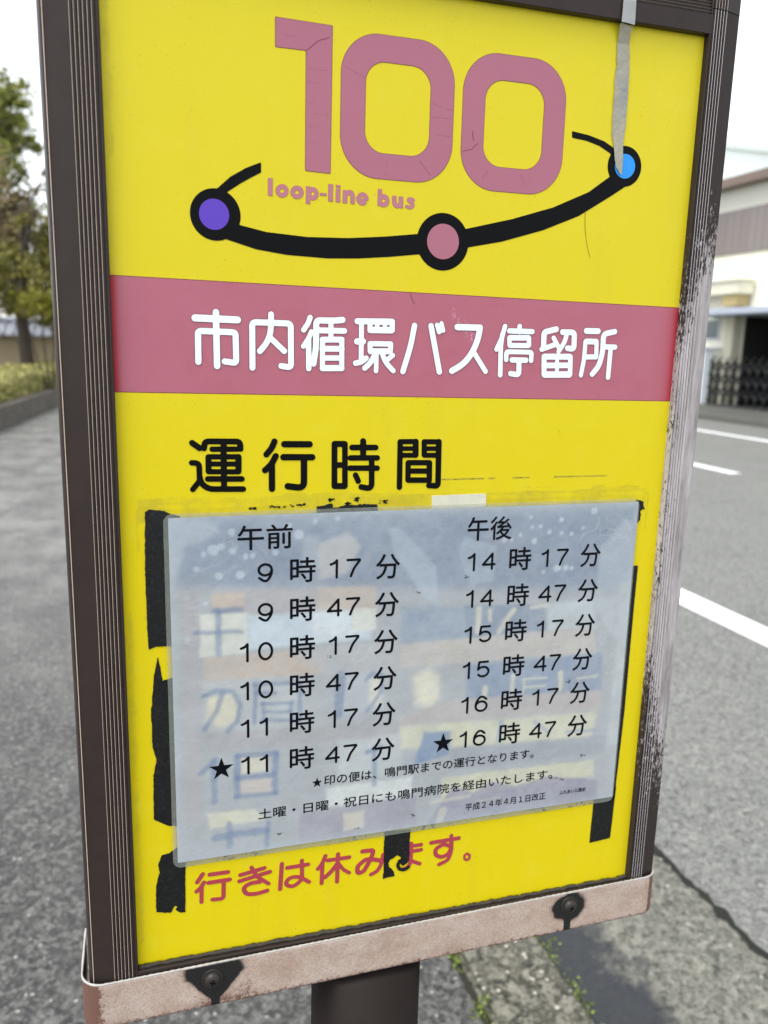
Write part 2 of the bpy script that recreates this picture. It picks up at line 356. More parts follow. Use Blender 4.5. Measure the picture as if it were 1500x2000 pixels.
# outlines measured on the sign's face, in millimetres (right, down); stroke = width, corner radius, flag, points
BANNER=[[3.48,0.27,0,[[53.1,169.7],[53.3,198]]],[3.77,0.27,0,[[42.1,173],[64.5,173.3]]],[3.32,1.87,0,[[43.4,196],[43.5,179.7],[63.4,179.9],[63.6,196.3],[57.4,195.5]]],[3.23,2.67,0,[[82.7,169.8],[82.7,176.3],[81.9,181.6],[79.6,186.1],[76.5,189.6]]],[3.18,0.27,0,[[82.9,182.9],[90,189.3]]],[3.3,2.22,0,[[72.4,198.6],[72.4,174.2],[93.6,174.3],[93.8,198.2],[88.3,197.4]]],[2.97,1.33,0,[[104.4,170.7],[103.2,174.1],[100.8,177.5]]],[2.8,1.78,0,[[105.2,178.4],[103.7,181.9],[100.7,186.4]]],[3.07,0.27,0,[[103.6,182.4],[103.8,198.6]]],[3.44,2.22,0,[[122.9,171.4],[117.4,172],[107.9,172.1],[107.8,187.2],[106.5,195.8]]],[3.23,0.27,0,[[108.1,177.5],[124,177.4]]],[2.91,0.27,0,[[116.2,172.6],[116.3,181.6]]],[2.91,0.44,0,[[111.5,182.4],[111.6,198.5]]],[2.95,0.27,0,[[122.6,182.1],[122.8,198.3]]],[3.28,0.27,0,[[111.6,182.5],[122.5,182.2]]],[3.26,0.27,0,[[111.5,187.5],[122.7,187.3]]],[3.04,0.27,0,[[111.6,192.6],[122.8,192.4]]],[3.47,0.27,0,[[111.8,198.2],[122.7,198]]],[3.43,0.27,0,[[131.5,171.8],[137.6,171.7]]],[2.89,0.27,0,[[133.9,172],[134.1,193]]],[3.55,0.27,0,[[131.5,183],[135,182.9]]],[3.13,1.33,0,[[130.8,195.1],[134.4,194.3],[137,192.2]]],[3.54,0.27,0,[[139.1,171.7],[151.7,171.5]]],[3.64,0.27,0,[[139.2,176.4],[151.8,176.2]]],[2.99,0.27,0,[[138.8,171.7],[139,176.2]]],[3.23,0.27,0,[[152,171.4],[152.1,176.2]]],[2.62,0.27,0,[[143.1,171.7],[143.2,176.3]]],[2.54,0.27,0,[[147.7,171.6],[147.8,176.1]]],[3.02,0.27,0,[[139.4,184],[151.2,183.9]]],[3.41,0.27,0,[[139.5,188.2],[151.1,188]]],[2.9,0.27,0,[[139.1,184.1],[139.3,188.3]]],[2.95,0.27,0,[[151.5,184],[151.4,188]]],[3.09,2.67,0,[[142.2,190],[139.8,194.7],[136.3,197.8]]],[2.74,0.27,0,[[143.1,190],[143.1,199.3]]],[2.96,2.67,0,[[146.4,189],[148.6,194.3],[153.4,199]]],[2.87,0.27,0,[[152.8,190.3],[149.3,193.2]]],[3.29,5.33,0,[[165.5,173.2],[163.6,184.6],[159.3,199.3]]],[3.35,5.33,0,[[175.6,173.1],[178.6,185.6],[181.8,199.2]]],[2.62,0.27,0,[[179.3,172.4],[180.7,176.4]]],[2.31,0.27,0,[[182,171.2],[183.4,175.5]]],[2.3,0.27,0,[[180.6,172.7],[182,175.7]]],[3.67,0.27,0,[[192,173.2],[205.6,173.1]]],[3.65,4.44,0,[[206.3,173.1],[205.6,179.3],[202.4,187.4],[197.2,194.2],[189.7,198.5]]],[3.03,0.27,0,[[202.9,187.2],[211.2,198.5]]],[2.86,1.78,0,[[222.4,171.8],[220.8,178.4],[217.6,185.4]]],[3,1.78,0,[[221,176.5],[220.3,183.2],[220.9,200.5]]],[2.91,0.27,0,[[231.9,171.5],[232.1,174.7]]],[3.16,0.27,0,[[225.4,174.4],[240.4,174.4]]],[3.37,0.27,0,[[226.1,178.4],[238,178.1]]],[3.09,0.27,0,[[226.3,182.9],[238.2,182.7]]],[2.79,0.27,0,[[225.6,178.6],[226,182.7]]],[2.94,0.27,0,[[238.5,178.2],[238.8,182.5]]],[2.91,1.51,0,[[224.3,191.3],[224.1,186.6],[240.9,186.6],[240.8,191.6]]],[3.3,0.27,0,[[228.2,191.4],[237.3,191.4]]],[3.27,1.96,0,[[232.8,191.9],[233.2,200.3],[227.7,199.5]]],[3.53,1.78,0,[[256.4,172.5],[248.4,174.5],[248.6,183.5]]],[3.11,0.27,0,[[247.5,184.7],[256.5,181.6]]],[2.85,0.27,0,[[255,177.7],[258.8,183.2]]],[3.5,2.22,0,[[260.9,174.1],[268.9,174],[269.4,184.1],[265,183.6]]],[2.97,2.67,0,[[263.8,174.8],[262.9,179.7],[259,185.7]]],[3.64,0.27,0,[[249.9,189],[266.9,188.7]]],[3.46,0.27,0,[[249.7,194.3],[267.5,193.9]]],[3.98,0.27,0,[[250.7,199.8],[267.4,199.5]]],[3.33,0.27,0,[[249.4,189],[250.1,199.4]]],[2.58,0.27,0,[[258.2,188.9],[258.9,199.3]]],[3.18,0.27,0,[[267.4,189],[267.9,199.2]]],[3.64,0.27,0,[[277.2,172.9],[285.2,172.8]]],[3.57,0.27,0,[[277.7,179.2],[284.3,179.2]]],[3.19,0.27,0,[[278.5,188.6],[285.1,188.4]]],[2.88,0.27,0,[[284.8,179.3],[285.3,188.1]]],[2.86,2.67,0,[[277,179.5],[276.9,190.3],[275.5,199.8]]],[3.47,2.67,0,[[296.9,172.8],[289.3,174.4],[289.5,186],[287.6,194.1],[283.4,199]]],[3.3,0.27,0,[[290.6,182.2],[298,182.2]]],[3.15,0.27,0,[[295,183.4],[294.8,200.9]]]]
HEADING=[[3.34,0.3,0,[[39.2,239.8],[43.1,242.7]]],[3.28,2.2,0,[[45.5,242.8],[46,239],[65.3,239.3],[65.4,243.4]]],[2.98,0.3,0,[[49.9,243.4],[63.7,243.5]]],[3.34,0.3,0,[[56.2,239.2],[56.1,264.1]]],[3,0.3,0,[[47.8,247.6],[64.3,247.8]]],[2.85,0.3,0,[[47.8,251.6],[64.3,251.9]]],[2.96,0.3,0,[[47.7,255.9],[64.2,256.3]]],[3.2,0.3,0,[[47.8,247.7],[47.7,255.7]]],[3.38,0.3,0,[[64.3,247.9],[64.2,256]]],[3.23,0.3,0,[[47.3,260],[66,260.4]]],[3.09,2.3,0,[[38.8,250.8],[42.7,251],[42.8,260.6]]],[3.04,0.3,0,[[42.5,261.3],[39,265.7]]],[3.26,4.5,0,[[42.8,258.6],[43.7,262.7],[47.9,265.7],[66.7,266.2]]],[3.46,2,0,[[84.5,239.4],[82.8,243.4],[79.9,246.7]]],[3.48,2,0,[[85.2,247.7],[82.8,252.3],[79.1,255.7]]],[3.58,0.3,0,[[83,252],[83,266.5]]],[3.69,0.3,0,[[90.1,241],[104.6,241.2]]],[3.71,0.3,0,[[89.6,248.4],[106.2,248.7]]],[3.76,4,0,[[101.4,249.7],[101.5,266.6],[92.1,265.2]]],[3.4,0.3,0,[[119.2,241.1],[119.5,265.8]]],[3.31,0.3,0,[[125.4,241.2],[125.8,265.9]]],[3.53,0.3,0,[[119.4,241.1],[125.1,241.2]]],[3.35,0.3,0,[[119.5,253.4],[125.3,253.5]]],[3.6,0.3,0,[[119.7,265.8],[125.5,266]]],[3.35,0.3,0,[[129.7,243.3],[144,243.5]]],[3.57,0.3,0,[[136.3,239.7],[136.5,249.1]]],[3.26,0.3,0,[[128.9,249.4],[145.1,249.6]]],[3.27,0.3,0,[[128.7,255.4],[145.2,255.7]]],[3.39,3.5,0,[[141.7,250.3],[142.1,268.1],[135.7,266.7]]],[3.3,0.3,0,[[132.1,259.6],[133.8,263.2]]],[3.33,0.3,0,[[159,240.3],[159.3,267.5]]],[3.06,0.3,0,[[159.1,240.2],[168.6,240.2]]],[2.74,0.3,0,[[159.3,244.3],[168.8,244.4]]],[2.97,0.3,0,[[159.4,248.3],[168.9,248.4]]],[3.6,0.3,0,[[168.7,240.3],[168.9,248.2]]],[3.26,0.3,0,[[174,240.4],[174.3,248.2]]],[3.55,2,0,[[183.3,240.5],[183.8,267.4],[178,266.8]]],[3.09,0.3,0,[[174.2,240.4],[183,240.5]]],[2.78,0.3,0,[[174.3,244.5],[183.2,244.6]]],[3,0.3,0,[[174.4,248.5],[183.4,248.6]]],[3.22,0.3,0,[[164.4,252.8],[177.7,253]]],[3.24,0.3,0,[[164.6,257.8],[177.9,258.1]]],[3.37,0.3,0,[[164.8,263.3],[178.1,263.6]]],[3.25,0.3,0,[[164.3,252.9],[164.5,263.1]]],[3.42,0.3,0,[[177.8,253.1],[178.1,263.7]]]]
NOTICE=[[2.48,0.33,0,[[39.8,505.5],[36.4,510.5]]],[2.46,1.11,0,[[40.4,511.4],[38.4,514.8],[35.9,516.8]]],[2.23,0.33,0,[[39,514.9],[38.7,524.7]]],[2.57,0.33,0,[[44,506.6],[55,506.8]]],[2.6,0.33,0,[[43.3,512.1],[56,512.2]]],[2.39,2.22,0,[[52.4,513.1],[52.1,524.9],[45.4,524.2]]],[2.52,0.33,0,[[62.7,510.3],[77.6,508]]],[2.53,0.33,0,[[62.1,514.5],[81.1,511.3]]],[2.31,1.67,0,[[69.6,506.2],[73,513.3],[80.2,519.5]]],[2.57,3.33,0,[[74.9,517.2],[68.5,517.1],[64.2,519.6],[65.9,524.3],[72.3,525.5],[79.3,524.3]]],[2.51,0.33,0,[[88.7,507],[87.6,524.8]]],[2.51,0.33,0,[[92.2,510.5],[105.5,510.4]]],[2.37,2.78,0,[[101.5,506.9],[101.7,520.7],[95.8,524.9],[90.9,522.4],[92.5,518.3],[97.8,517.4],[102.4,520.1],[106.3,523.2]]],[2.46,1.11,0,[[116.8,506.3],[114.7,511.6],[112,514.8]]],[2.45,0.33,0,[[114.9,512],[114.5,525.6]]],[2.55,0.33,0,[[118.4,509.8],[132.6,510]]],[2.46,0.33,0,[[125.1,506.4],[124.7,526.4]]],[2.66,2.22,0,[[124.5,513.4],[121.2,517.9],[116.8,521.6]]],[2.19,2.22,0,[[125.2,512.7],[128.6,518.2],[132.8,521.3]]],[2.78,1.89,0,[[141.4,507.3],[149,507.6],[147.5,513.3],[142.5,522.2],[138.4,522.9],[138.2,517.6],[143.7,513.4],[149.3,514.5],[157.8,517.5]]],[2.49,2.22,0,[[155.6,512.1],[154.3,519.7],[151.6,523.8],[147.6,525.2]]],[2.74,1.67,0,[[174.8,507.3],[174.8,521.1],[172.9,524.9],[170.1,525.2]]],[2.46,0.33,0,[[170.3,509.1],[181.9,509.2]]],[2.48,0.33,0,[[170.4,513.1],[182,513]]],[2.4,0.33,0,[[174.2,519.4],[181.4,523.3]]],[2.66,0.33,0,[[189,509],[208.8,508.8]]],[2.49,2.78,0,[[203.2,506],[203.9,516.9],[201.7,524.2],[195.2,526.2]]],[2.65,2.22,0,[[203.1,513.8],[197.8,511.4],[192.1,514.1],[192.3,518.8],[196.8,521.2],[201.8,519.6],[203.3,515.6]]],[1.53,0.78,0,[[215.3,521.5],[217.4,523.1],[217.2,525.8],[215.4,526.6],[213.6,525.2],[213.4,522.6],[215.3,521.5]]]]
CURL=[[2.35,1.11,0,[[167,518.6],[165.8,521.8],[167.2,524.7],[170.8,525.7],[173.3,524.2]]]]
BAND=[[0,153.2],[343.7,156.9],[343.4,215.3],[-0.6,212.3]]
RING=[[[66.7,124.4],[80.3,127],[102.6,128.2],[125.4,127.4],[146,125.4],[165.5,122.8],[170.1,122.5],[170.5,133.6],[165.9,133.9],[149.3,136.1],[131.5,137.9],[114,138.8],[91.4,138.2],[74.8,136.2],[59.4,132.1],[56,125.1]],[[191.7,119],[196.1,117.9],[223.3,111],[249.2,102.8],[272.1,92.5],[286.7,81.9],[291.6,78],[296.7,87.5],[286.1,94.4],[266.4,106.5],[243.5,116],[217.6,123.9],[197.2,128.2],[192.2,129]],[[53.2,108.8],[54.8,106.9],[61.7,100.6],[69.7,95.7],[77.7,92.2],[77.7,97.3],[72.3,100.3],[67,103.5],[60,108.3],[58.9,110.9]],[[258.3,60.1],[269.4,61.3],[279.9,63.7],[285.6,66.3],[290.8,69.5],[287.6,73.2],[284.6,70.1],[276.7,66.5],[268,64.5],[258.6,63.7]]]
TAPE={"left1":[[13.1,277.6],[15.1,276.2],[23.7,277.4],[25.9,278.9],[31.9,280.6],[30,356.8],[22.4,356.1],[16.7,356],[12.5,357.7],[12.2,331],[12.2,306.6],[12.9,285.4]],"left2":[[17.4,362.2],[18.6,368.2],[19.8,376.8],[24.1,375.9],[29.6,374.3],[27.3,470.3],[21,469.4],[16.4,466.9],[12.3,464.2],[12.5,450.5],[12.9,435.7],[15,425.8],[12.9,416.8],[12.6,398.4],[13.6,385.9],[15.4,371.3]],"left3":[[20.5,487.8],[27,483.3],[29.6,498.7],[28.9,529.7],[25.2,529],[23.1,526.8],[24.4,524.9],[22.6,523.8],[20.4,528.4],[11.6,526.6],[12.2,507.8],[14.5,500.2],[13.8,494.9],[16,488.4]],"mid":[[156.1,495.4],[173.9,496.7],[173.8,518.6],[173.1,520],[171.7,521.3],[170.3,522.6],[169.3,522.5],[167.8,520.6],[166.4,521.1],[167.9,516.2],[165.1,514.2],[162.7,515.8],[160,516.4],[159.2,519.1],[159.9,522.2],[161.6,523.5],[163.1,525.9],[163.9,528.7],[164.8,529.4],[156,529.8]],"right1":[[309.5,486.6],[327.7,487.2],[327.4,498],[326.5,527.9],[309.9,529.2],[310.5,497.5]],"right2":[[324.2,325.4],[328.9,325],[329.1,327.1],[328.8,359.5],[328.9,426.8],[327,497.1],[319,495.9],[320.7,425.9],[323.1,359.1]],"white":[[180,273.2],[215.7,272.9],[216.2,281.3],[180.4,281.8]],"top":[[109.3,277.9],[118.1,276.6],[118.1,279.1],[129.5,277],[145.9,277.5],[146.1,285.9],[109.3,284.6]],"crud":[[323.6,280],[327.9,280.8],[329.6,285.7],[327,287.7],[328.2,291.2],[325.9,295.3],[323.2,288.3]]}
MASKTAPE=[[282.5,1.2],[290.3,2.3],[290.2,4.5],[292,17],[292.8,33.1],[293.1,52.5],[292.5,65],[292.8,78.1],[292.4,81.9],[290.9,80],[288.5,77.3],[287.4,72.9],[286.4,65.8],[284.4,59],[284.2,53.4],[283.8,42.3],[284,34],[283.3,31.4],[284.3,21.8],[283.7,20],[283.2,8.4]]
GHOST=[[0,[138,154,180],0.75,4,[[25.2,280.3],[325.8,283.1],[330.2,341.9],[27.3,320.4]]],[0,[172,184,200],0.6,2,[[25.2,280.3],[52,284.7],[53.1,290.5],[34.4,297.7],[27.3,322.7],[25.1,322.5]]],[0,[186,184,186],0.6,1.5,[[109,300],[128.1,293.6],[135.6,302.4],[127.3,319.1],[110.4,321.8]]],[0,[165,175,190],0.6,1.5,[[100.8,294.8],[110.2,295.3],[109.2,315.7],[100.9,315.2]]],[0,[176,172,180],0.6,1.5,[[30.3,323.5],[41.1,323.7],[40.2,469.4],[29.7,467.8]]],[0,[178,172,178],0.55,1.2,[[47.8,324.2],[145.4,327.6],[145.8,345.1],[48,339]]],[0,[202,184,168],0.6,1.2,[[47.8,326.7],[66.7,326.9],[66.6,336.2],[48.1,335.9]]],[0,[200,184,168],0.5,1.2,[[110,326.5],[145.4,328.2],[145.7,340.7],[110.1,340.9]]],[0,[204,206,200],0.8,1,[[41.3,338.5],[68.5,338.9],[68.3,363.7],[40.8,364.4]]],[0,[184,200,216],0.8,1.2,[[68.5,340.5],[143,342.7],[143.5,361.4],[68.4,361.5]]],[0,[210,210,198],0.7,1,[[131.2,340.8],[146.3,341.3],[146.6,355],[131.5,356]]],[0,[205,214,220],0.5,1.5,[[107,341.2],[131.2,341.8],[130.4,358.1],[107.2,360.6]]],[0,[192,178,170],0.8,0.8,[[42.7,364.6],[92.7,364.7],[113.6,369.8],[113.7,380.8],[42.9,379.4]]],[0,[180,180,186],0.6,1.2,[[92.7,363.6],[172.4,363.8],[173.1,384.3],[113.7,382]]],[0,[184,190,196],0.5,2,[[41.5,379.2],[102.1,381.9],[102.3,415.4],[41.8,411.6]]],[0,[212,206,184],0.8,1.5,[[45.2,389.2],[58.1,388.4],[62,397.5],[59.9,407.1],[51.8,409.5],[43.9,404.2]]],[0,[178,186,196],0.5,1,[[126.5,382.1],[155,382.6],[153.5,408.7],[127,409.2]]],[0,[206,204,188],0.6,1,[[143,388.2],[152.9,386.9],[151.2,405],[143.4,406.4]]],[0,[172,170,178],0.6,2,[[43.8,411.8],[162.8,417.9],[163.1,428.5],[43.6,423.8]]],[0,[204,200,186],0.8,1,[[63.7,430.3],[80.2,430.8],[80.2,441],[63.6,441]]],[0,[196,186,182],0.8,1,[[63.5,445.6],[82.2,445.9],[82.2,455.1],[63.4,454.7]]],[0,[188,196,202],0.5,2,[[123.9,427.2],[165.3,426.4],[166.3,456.3],[124.3,452.9]]],[0,[204,210,212],0.7,1.2,[[116.7,457.7],[173.3,457.3],[173.8,472],[116.8,470.8]]],[0,[206,204,186],0.8,1.2,[[42.9,464.1],[71.7,465.1],[77.9,473],[44.7,474.7]]],[0,[160,154,176],0.5,1.5,[[99.3,472.8],[176.1,471.1],[176.9,494.7],[99.4,493.1]]],[0,[208,200,184],0.6,1,[[128,477.2],[141.5,476.9],[141.8,489.1],[128.2,489.4]]],[3.2,[116,140,182],0.52,0.9,[[49,336.5],[64.6,336.6]]],[3.6,[116,140,182],0.52,0.9,[[51.4,337.2],[51.5,363.2]]],[2.5,[116,140,182],0.52,0.9,[[38.7,349.1],[64.5,350.1]]],[3.2,[116,140,182],0.52,0.9,[[53.1,386.8],[50,398.4],[42.9,409]]],[2.9,[116,140,182],0.52,0.9,[[41.8,388.3],[50.2,385.2],[59.1,386.9],[63.5,395.5],[61.9,406.3],[55.8,412.1]]],[2.7,[116,140,182],0.52,0.9,[[72.7,383.4],[72,408.5]]],[2.5,[116,140,182],0.52,0.9,[[72.2,383.9],[84.4,384.6]]],[2.3,[116,140,182],0.52,0.9,[[72.2,389.9],[84.4,390.6]]],[2.5,[116,140,182],0.52,0.9,[[86.5,384.8],[100,385.3]]],[2.7,[116,140,182],0.52,0.9,[[99.8,386.1],[99.3,410.6]]],[2.1,[116,140,182],0.52,0.9,[[76.2,396.9],[94.8,397.6]]],[2.1,[116,140,182],0.52,0.9,[[77.2,397],[77.7,408.1]]],[2.1,[116,140,182],0.52,0.9,[[94.3,397.7],[94.3,408.9]]],[2.1,[116,140,182],0.52,0.9,[[76.1,407.7],[94.8,408.9]]],[1.9,[116,140,182],0.52,0.9,[[78.2,402.4],[93.8,403.2]]],[6.1,[116,140,182],0.52,0.9,[[124.9,383],[123.7,408.8]]],[2.7,[116,140,182],0.52,0.9,[[141.3,388],[145.1,383.9],[151.8,385.6],[151,396.9],[142.3,408.6]]],[3.2,[116,140,182],0.52,0.9,[[40.4,437.3],[48.5,429.5]]],[3.8,[116,140,182],0.52,0.9,[[47.5,431],[47.5,456.9]]],[3.8,[116,140,182],0.52,0.9,[[61.6,429],[61.2,455.5]]],[3.4,[116,140,182],0.52,0.9,[[61.6,429],[84.9,429.7]]],[3.6,[116,140,182],0.52,0.9,[[84.9,430.3],[84.3,456.6]]],[3.2,[116,140,182],0.52,0.9,[[61.5,443],[84.3,444.1]]],[3.2,[116,140,182],0.52,0.9,[[61.4,455.5],[84.3,456.6]]],[3.8,[116,140,182],0.52,0.9,[[56,473.1],[56.3,488.3]]],[4.8,[116,140,182],0.52,0.9,[[47.7,481],[77.9,480.7]]],[3.2,[116,140,182],0.52,0.9,[[80,475.7],[78.9,492]]],[2.9,[116,140,182],0.52,0.9,[[142.4,436.5],[151.9,434.2]]],[3.2,[116,140,182],0.52,0.9,[[147.4,436],[148,459.8]]],[0,[140,160,188],0.6,2.5,[[161.6,342],[204.1,345],[206.3,365.9],[162.4,366.6]]],[0,[132,152,182],0.6,1,[[204.1,343.9],[259.3,346.6],[264.2,365],[206.3,365.9]]],[3.7,[204,202,184],0.65,0.8,[[214.3,346.8],[214.5,362.2]]],[3.7,[204,202,184],0.65,0.8,[[238.5,349.6],[228.9,363.3]]],[2.7,[204,202,184],0.65,0.8,[[221.8,348.4],[222.7,355.1]]],[2.7,[204,202,184],0.65,0.8,[[251.2,348.3],[263,348]]],[0,[184,196,206],0.6,1.5,[[262.9,346.9],[296.7,345.8],[299.8,366.6],[264.2,365]]],[0,[188,183,182],0.8,1,[[162.4,366.6],[298.4,365.4],[302.6,384.3],[162.8,381.8]]],[0,[134,156,190],0.6,1.2,[[207.2,384.3],[306.4,384.7],[309,413.4],[208.3,408.7]]],[3.1,[206,204,184],0.65,0.8,[[241.3,394.9],[240.9,407.6]]],[3.7,[206,204,184],0.65,0.8,[[276.2,396],[276.5,407.7]]],[1.3,[206,204,184],0.65,0.8,[[248.6,397.9],[265.5,398.4]]],[1.3,[206,204,184],0.65,0.8,[[249.6,403.8],[264.7,404.2]]],[1.3,[206,204,184],0.65,0.8,[[249.2,398],[249.2,407.2]]],[3.7,[206,204,184],0.65,0.8,[[221.8,401],[221,408.9]]],[1.8,[206,204,184],0.65,0.8,[[289.1,401.9],[304,401]]],[0,[210,207,190],0.8,3,[[171.7,388.2],[182.5,383.7],[189.4,389.9],[190.1,405.6],[182.5,412.7],[173.5,407.2]]],[0,[184,177,180],0.75,1.2,[[196.9,407.5],[308.7,411],[310.2,426.8],[164,421.9],[163.8,414]]],[0,[202,201,178],0.75,1.5,[[164,421.9],[306.4,427.6],[302.9,446.8],[198.4,440.9],[164.5,436.7]]],[0,[128,154,192],0.75,1.2,[[180.8,427.3],[199,429.4],[198.6,445.6],[173.8,449.3]]],[3.7,[150,165,195],0.6,0.8,[[234.9,426.7],[233.3,439.4]]],[2.7,[150,165,195],0.6,0.8,[[259.1,429.5],[269.5,437.9]]],[2.4,[150,165,195],0.6,0.8,[[284.6,439.7],[305,440.9]]],[0,[160,166,180],0.7,1.5,[[198.4,440.9],[314.4,445.7],[315.7,459.5],[199.1,457.4]]],[0,[200,199,176],0.8,1,[[193.5,461.4],[306.9,463.3],[308,476],[195.3,477]]],[0,[156,154,178],0.75,1,[[195.4,478.2],[203.1,468.6],[217.5,475.5],[230.2,468.9],[247.5,474.9],[272,471],[310.9,478.9],[312.5,496.9],[183.4,495.6]]],[2.2,[196,190,180],0.6,0.8,[[188.5,478.4],[214,477.4]]],[5.5,[196,190,180],0.6,0.8,[[195.7,485.5],[193.7,492.4]]],[1.1,[196,190,180],0.6,0.8,[[220.2,481.9],[235.8,481.8]]],[0,[172,188,208],0.42,1.2,[[152.9,292.8],[157.9,291.8],[166.9,299],[184.3,317.3],[186.7,343.1],[177.3,337.3],[158.4,309.7]]],[0,[178,190,204],0.42,1.4,[[298.9,310.1],[316.5,291.5],[321.6,297.7],[328.2,372.7],[313.8,374.4],[298,350.8]]],[0,[160,176,196],0.5,1,[[201.9,299.2],[223.7,306.6],[223.6,328.6],[208.8,331.6],[198.4,310.5]]],[0,[184,190,196],0.6,2,[[316.2,335.5],[326.9,336.1],[326,454.5],[316.4,453.3]]],[3.9,[180,194,212],0.6,0.5,[[59.7,290.8],[59.8,290.8]]],[6.4,[180,194,212],0.6,0.5,[[49.6,300.7],[49.7,300.7]]],[4.3,[180,194,212],0.6,0.5,[[54,299.2],[54.1,299.2]]],[3.9,[180,194,212],0.6,0.5,[[60.1,301.8],[60.2,301.8]]],[4.7,[180,194,212],0.6,0.5,[[64.4,316.1],[64.6,316.1]]],[4.3,[180,194,212],0.6,0.5,[[52.1,316],[52.2,316]]],[3,[180,194,212],0.6,0.5,[[39.5,311.2],[39.6,311.2]]],[3,[180,194,212],0.6,0.5,[[71.9,304.7],[72,304.7]]],[3.9,[180,194,212],0.6,0.5,[[84.5,303.6],[84.6,303.6]]],[3.4,[180,194,212],0.6,0.5,[[67.4,305.1],[67.5,305.1]]],[3,[180,194,212],0.6,0.5,[[44,302.8],[44.2,302.8]]],[5.6,[180,194,212],0.6,0.5,[[98.4,293.6],[98.5,293.6]]],[3,[180,194,212],0.6,0.5,[[121.4,285],[121.5,285]]],[3,[180,194,212],0.6,0.5,[[108.3,286.3],[108.4,286.3]]],[3.4,[180,194,212],0.6,0.5,[[92.6,288.6],[92.7,288.6]]],[3.4,[180,194,212],0.6,0.5,[[34.2,327.8],[34.3,327.8]]],[3.4,[180,194,212],0.6,0.5,[[34.2,352.7],[34.3,352.7]]],[2.6,[180,194,212],0.6,0.5,[[44.6,332],[44.7,332]]],[2.9,[184,196,210],0.6,0.4,[[268.4,291],[268.6,291]]],[2.9,[184,196,210],0.6,0.4,[[260.5,298.5],[260.6,298.5]]],[2.4,[184,196,210],0.6,0.4,[[247.7,295.4],[247.8,295.4]]],[2.4,[184,196,210],0.6,0.4,[[253.9,295],[254.1,295]]],[3.6,[184,196,210],0.6,0.4,[[250.4,304.2],[250.5,304.2]]],[3.4,[184,196,210],0.6,0.4,[[229.6,302.4],[229.7,302.4]]],[2.9,[184,196,210],0.6,0.4,[[240.4,299.6],[240.5,299.6]]],[2.9,[184,196,210],0.6,0.4,[[276.3,300.5],[276.4,300.5]]],[2.4,[184,196,210],0.6,0.4,[[269.1,299.8],[269.2,299.8]]],[4.8,[184,196,210],0.6,0.4,[[291.7,286.2],[291.8,286.2]]],[2.4,[184,196,210],0.6,0.4,[[246.5,288.3],[246.6,288.3]]],[2.2,[184,196,210],0.6,0.4,[[284.6,296.9],[284.8,296.9]]],[4.8,[184,196,210],0.6,0.4,[[268,323.2],[268.2,323.2]]],[3.9,[184,196,210],0.6,0.4,[[273.8,323.5],[273.9,323.5]]],[2.9,[184,196,210],0.6,0.4,[[278.1,323.8],[278.3,323.8]]],[2.4,[184,196,210],0.6,0.4,[[258.2,325.3],[258.3,325.3]]],[2.2,[184,196,210],0.6,0.4,[[234.4,302.6],[234.5,302.6]]],[3.4,[184,196,210],0.6,0.4,[[318.3,415.1],[318.5,415.1]]],[1.9,[184,196,210],0.6,0.4,[[311.5,399.9],[311.7,399.9]]],[1.9,[184,196,210],0.6,0.4,[[316.1,399.6],[316.3,399.6]]]]
FLECKS=[[172,333.1],[205,325.2],[117.4,370.2],[297.5,458.8],[282.9,475],[276.8,473],[174.8,485.7],[87.9,484.6],[137.7,489.1],[283.1,403.2]]
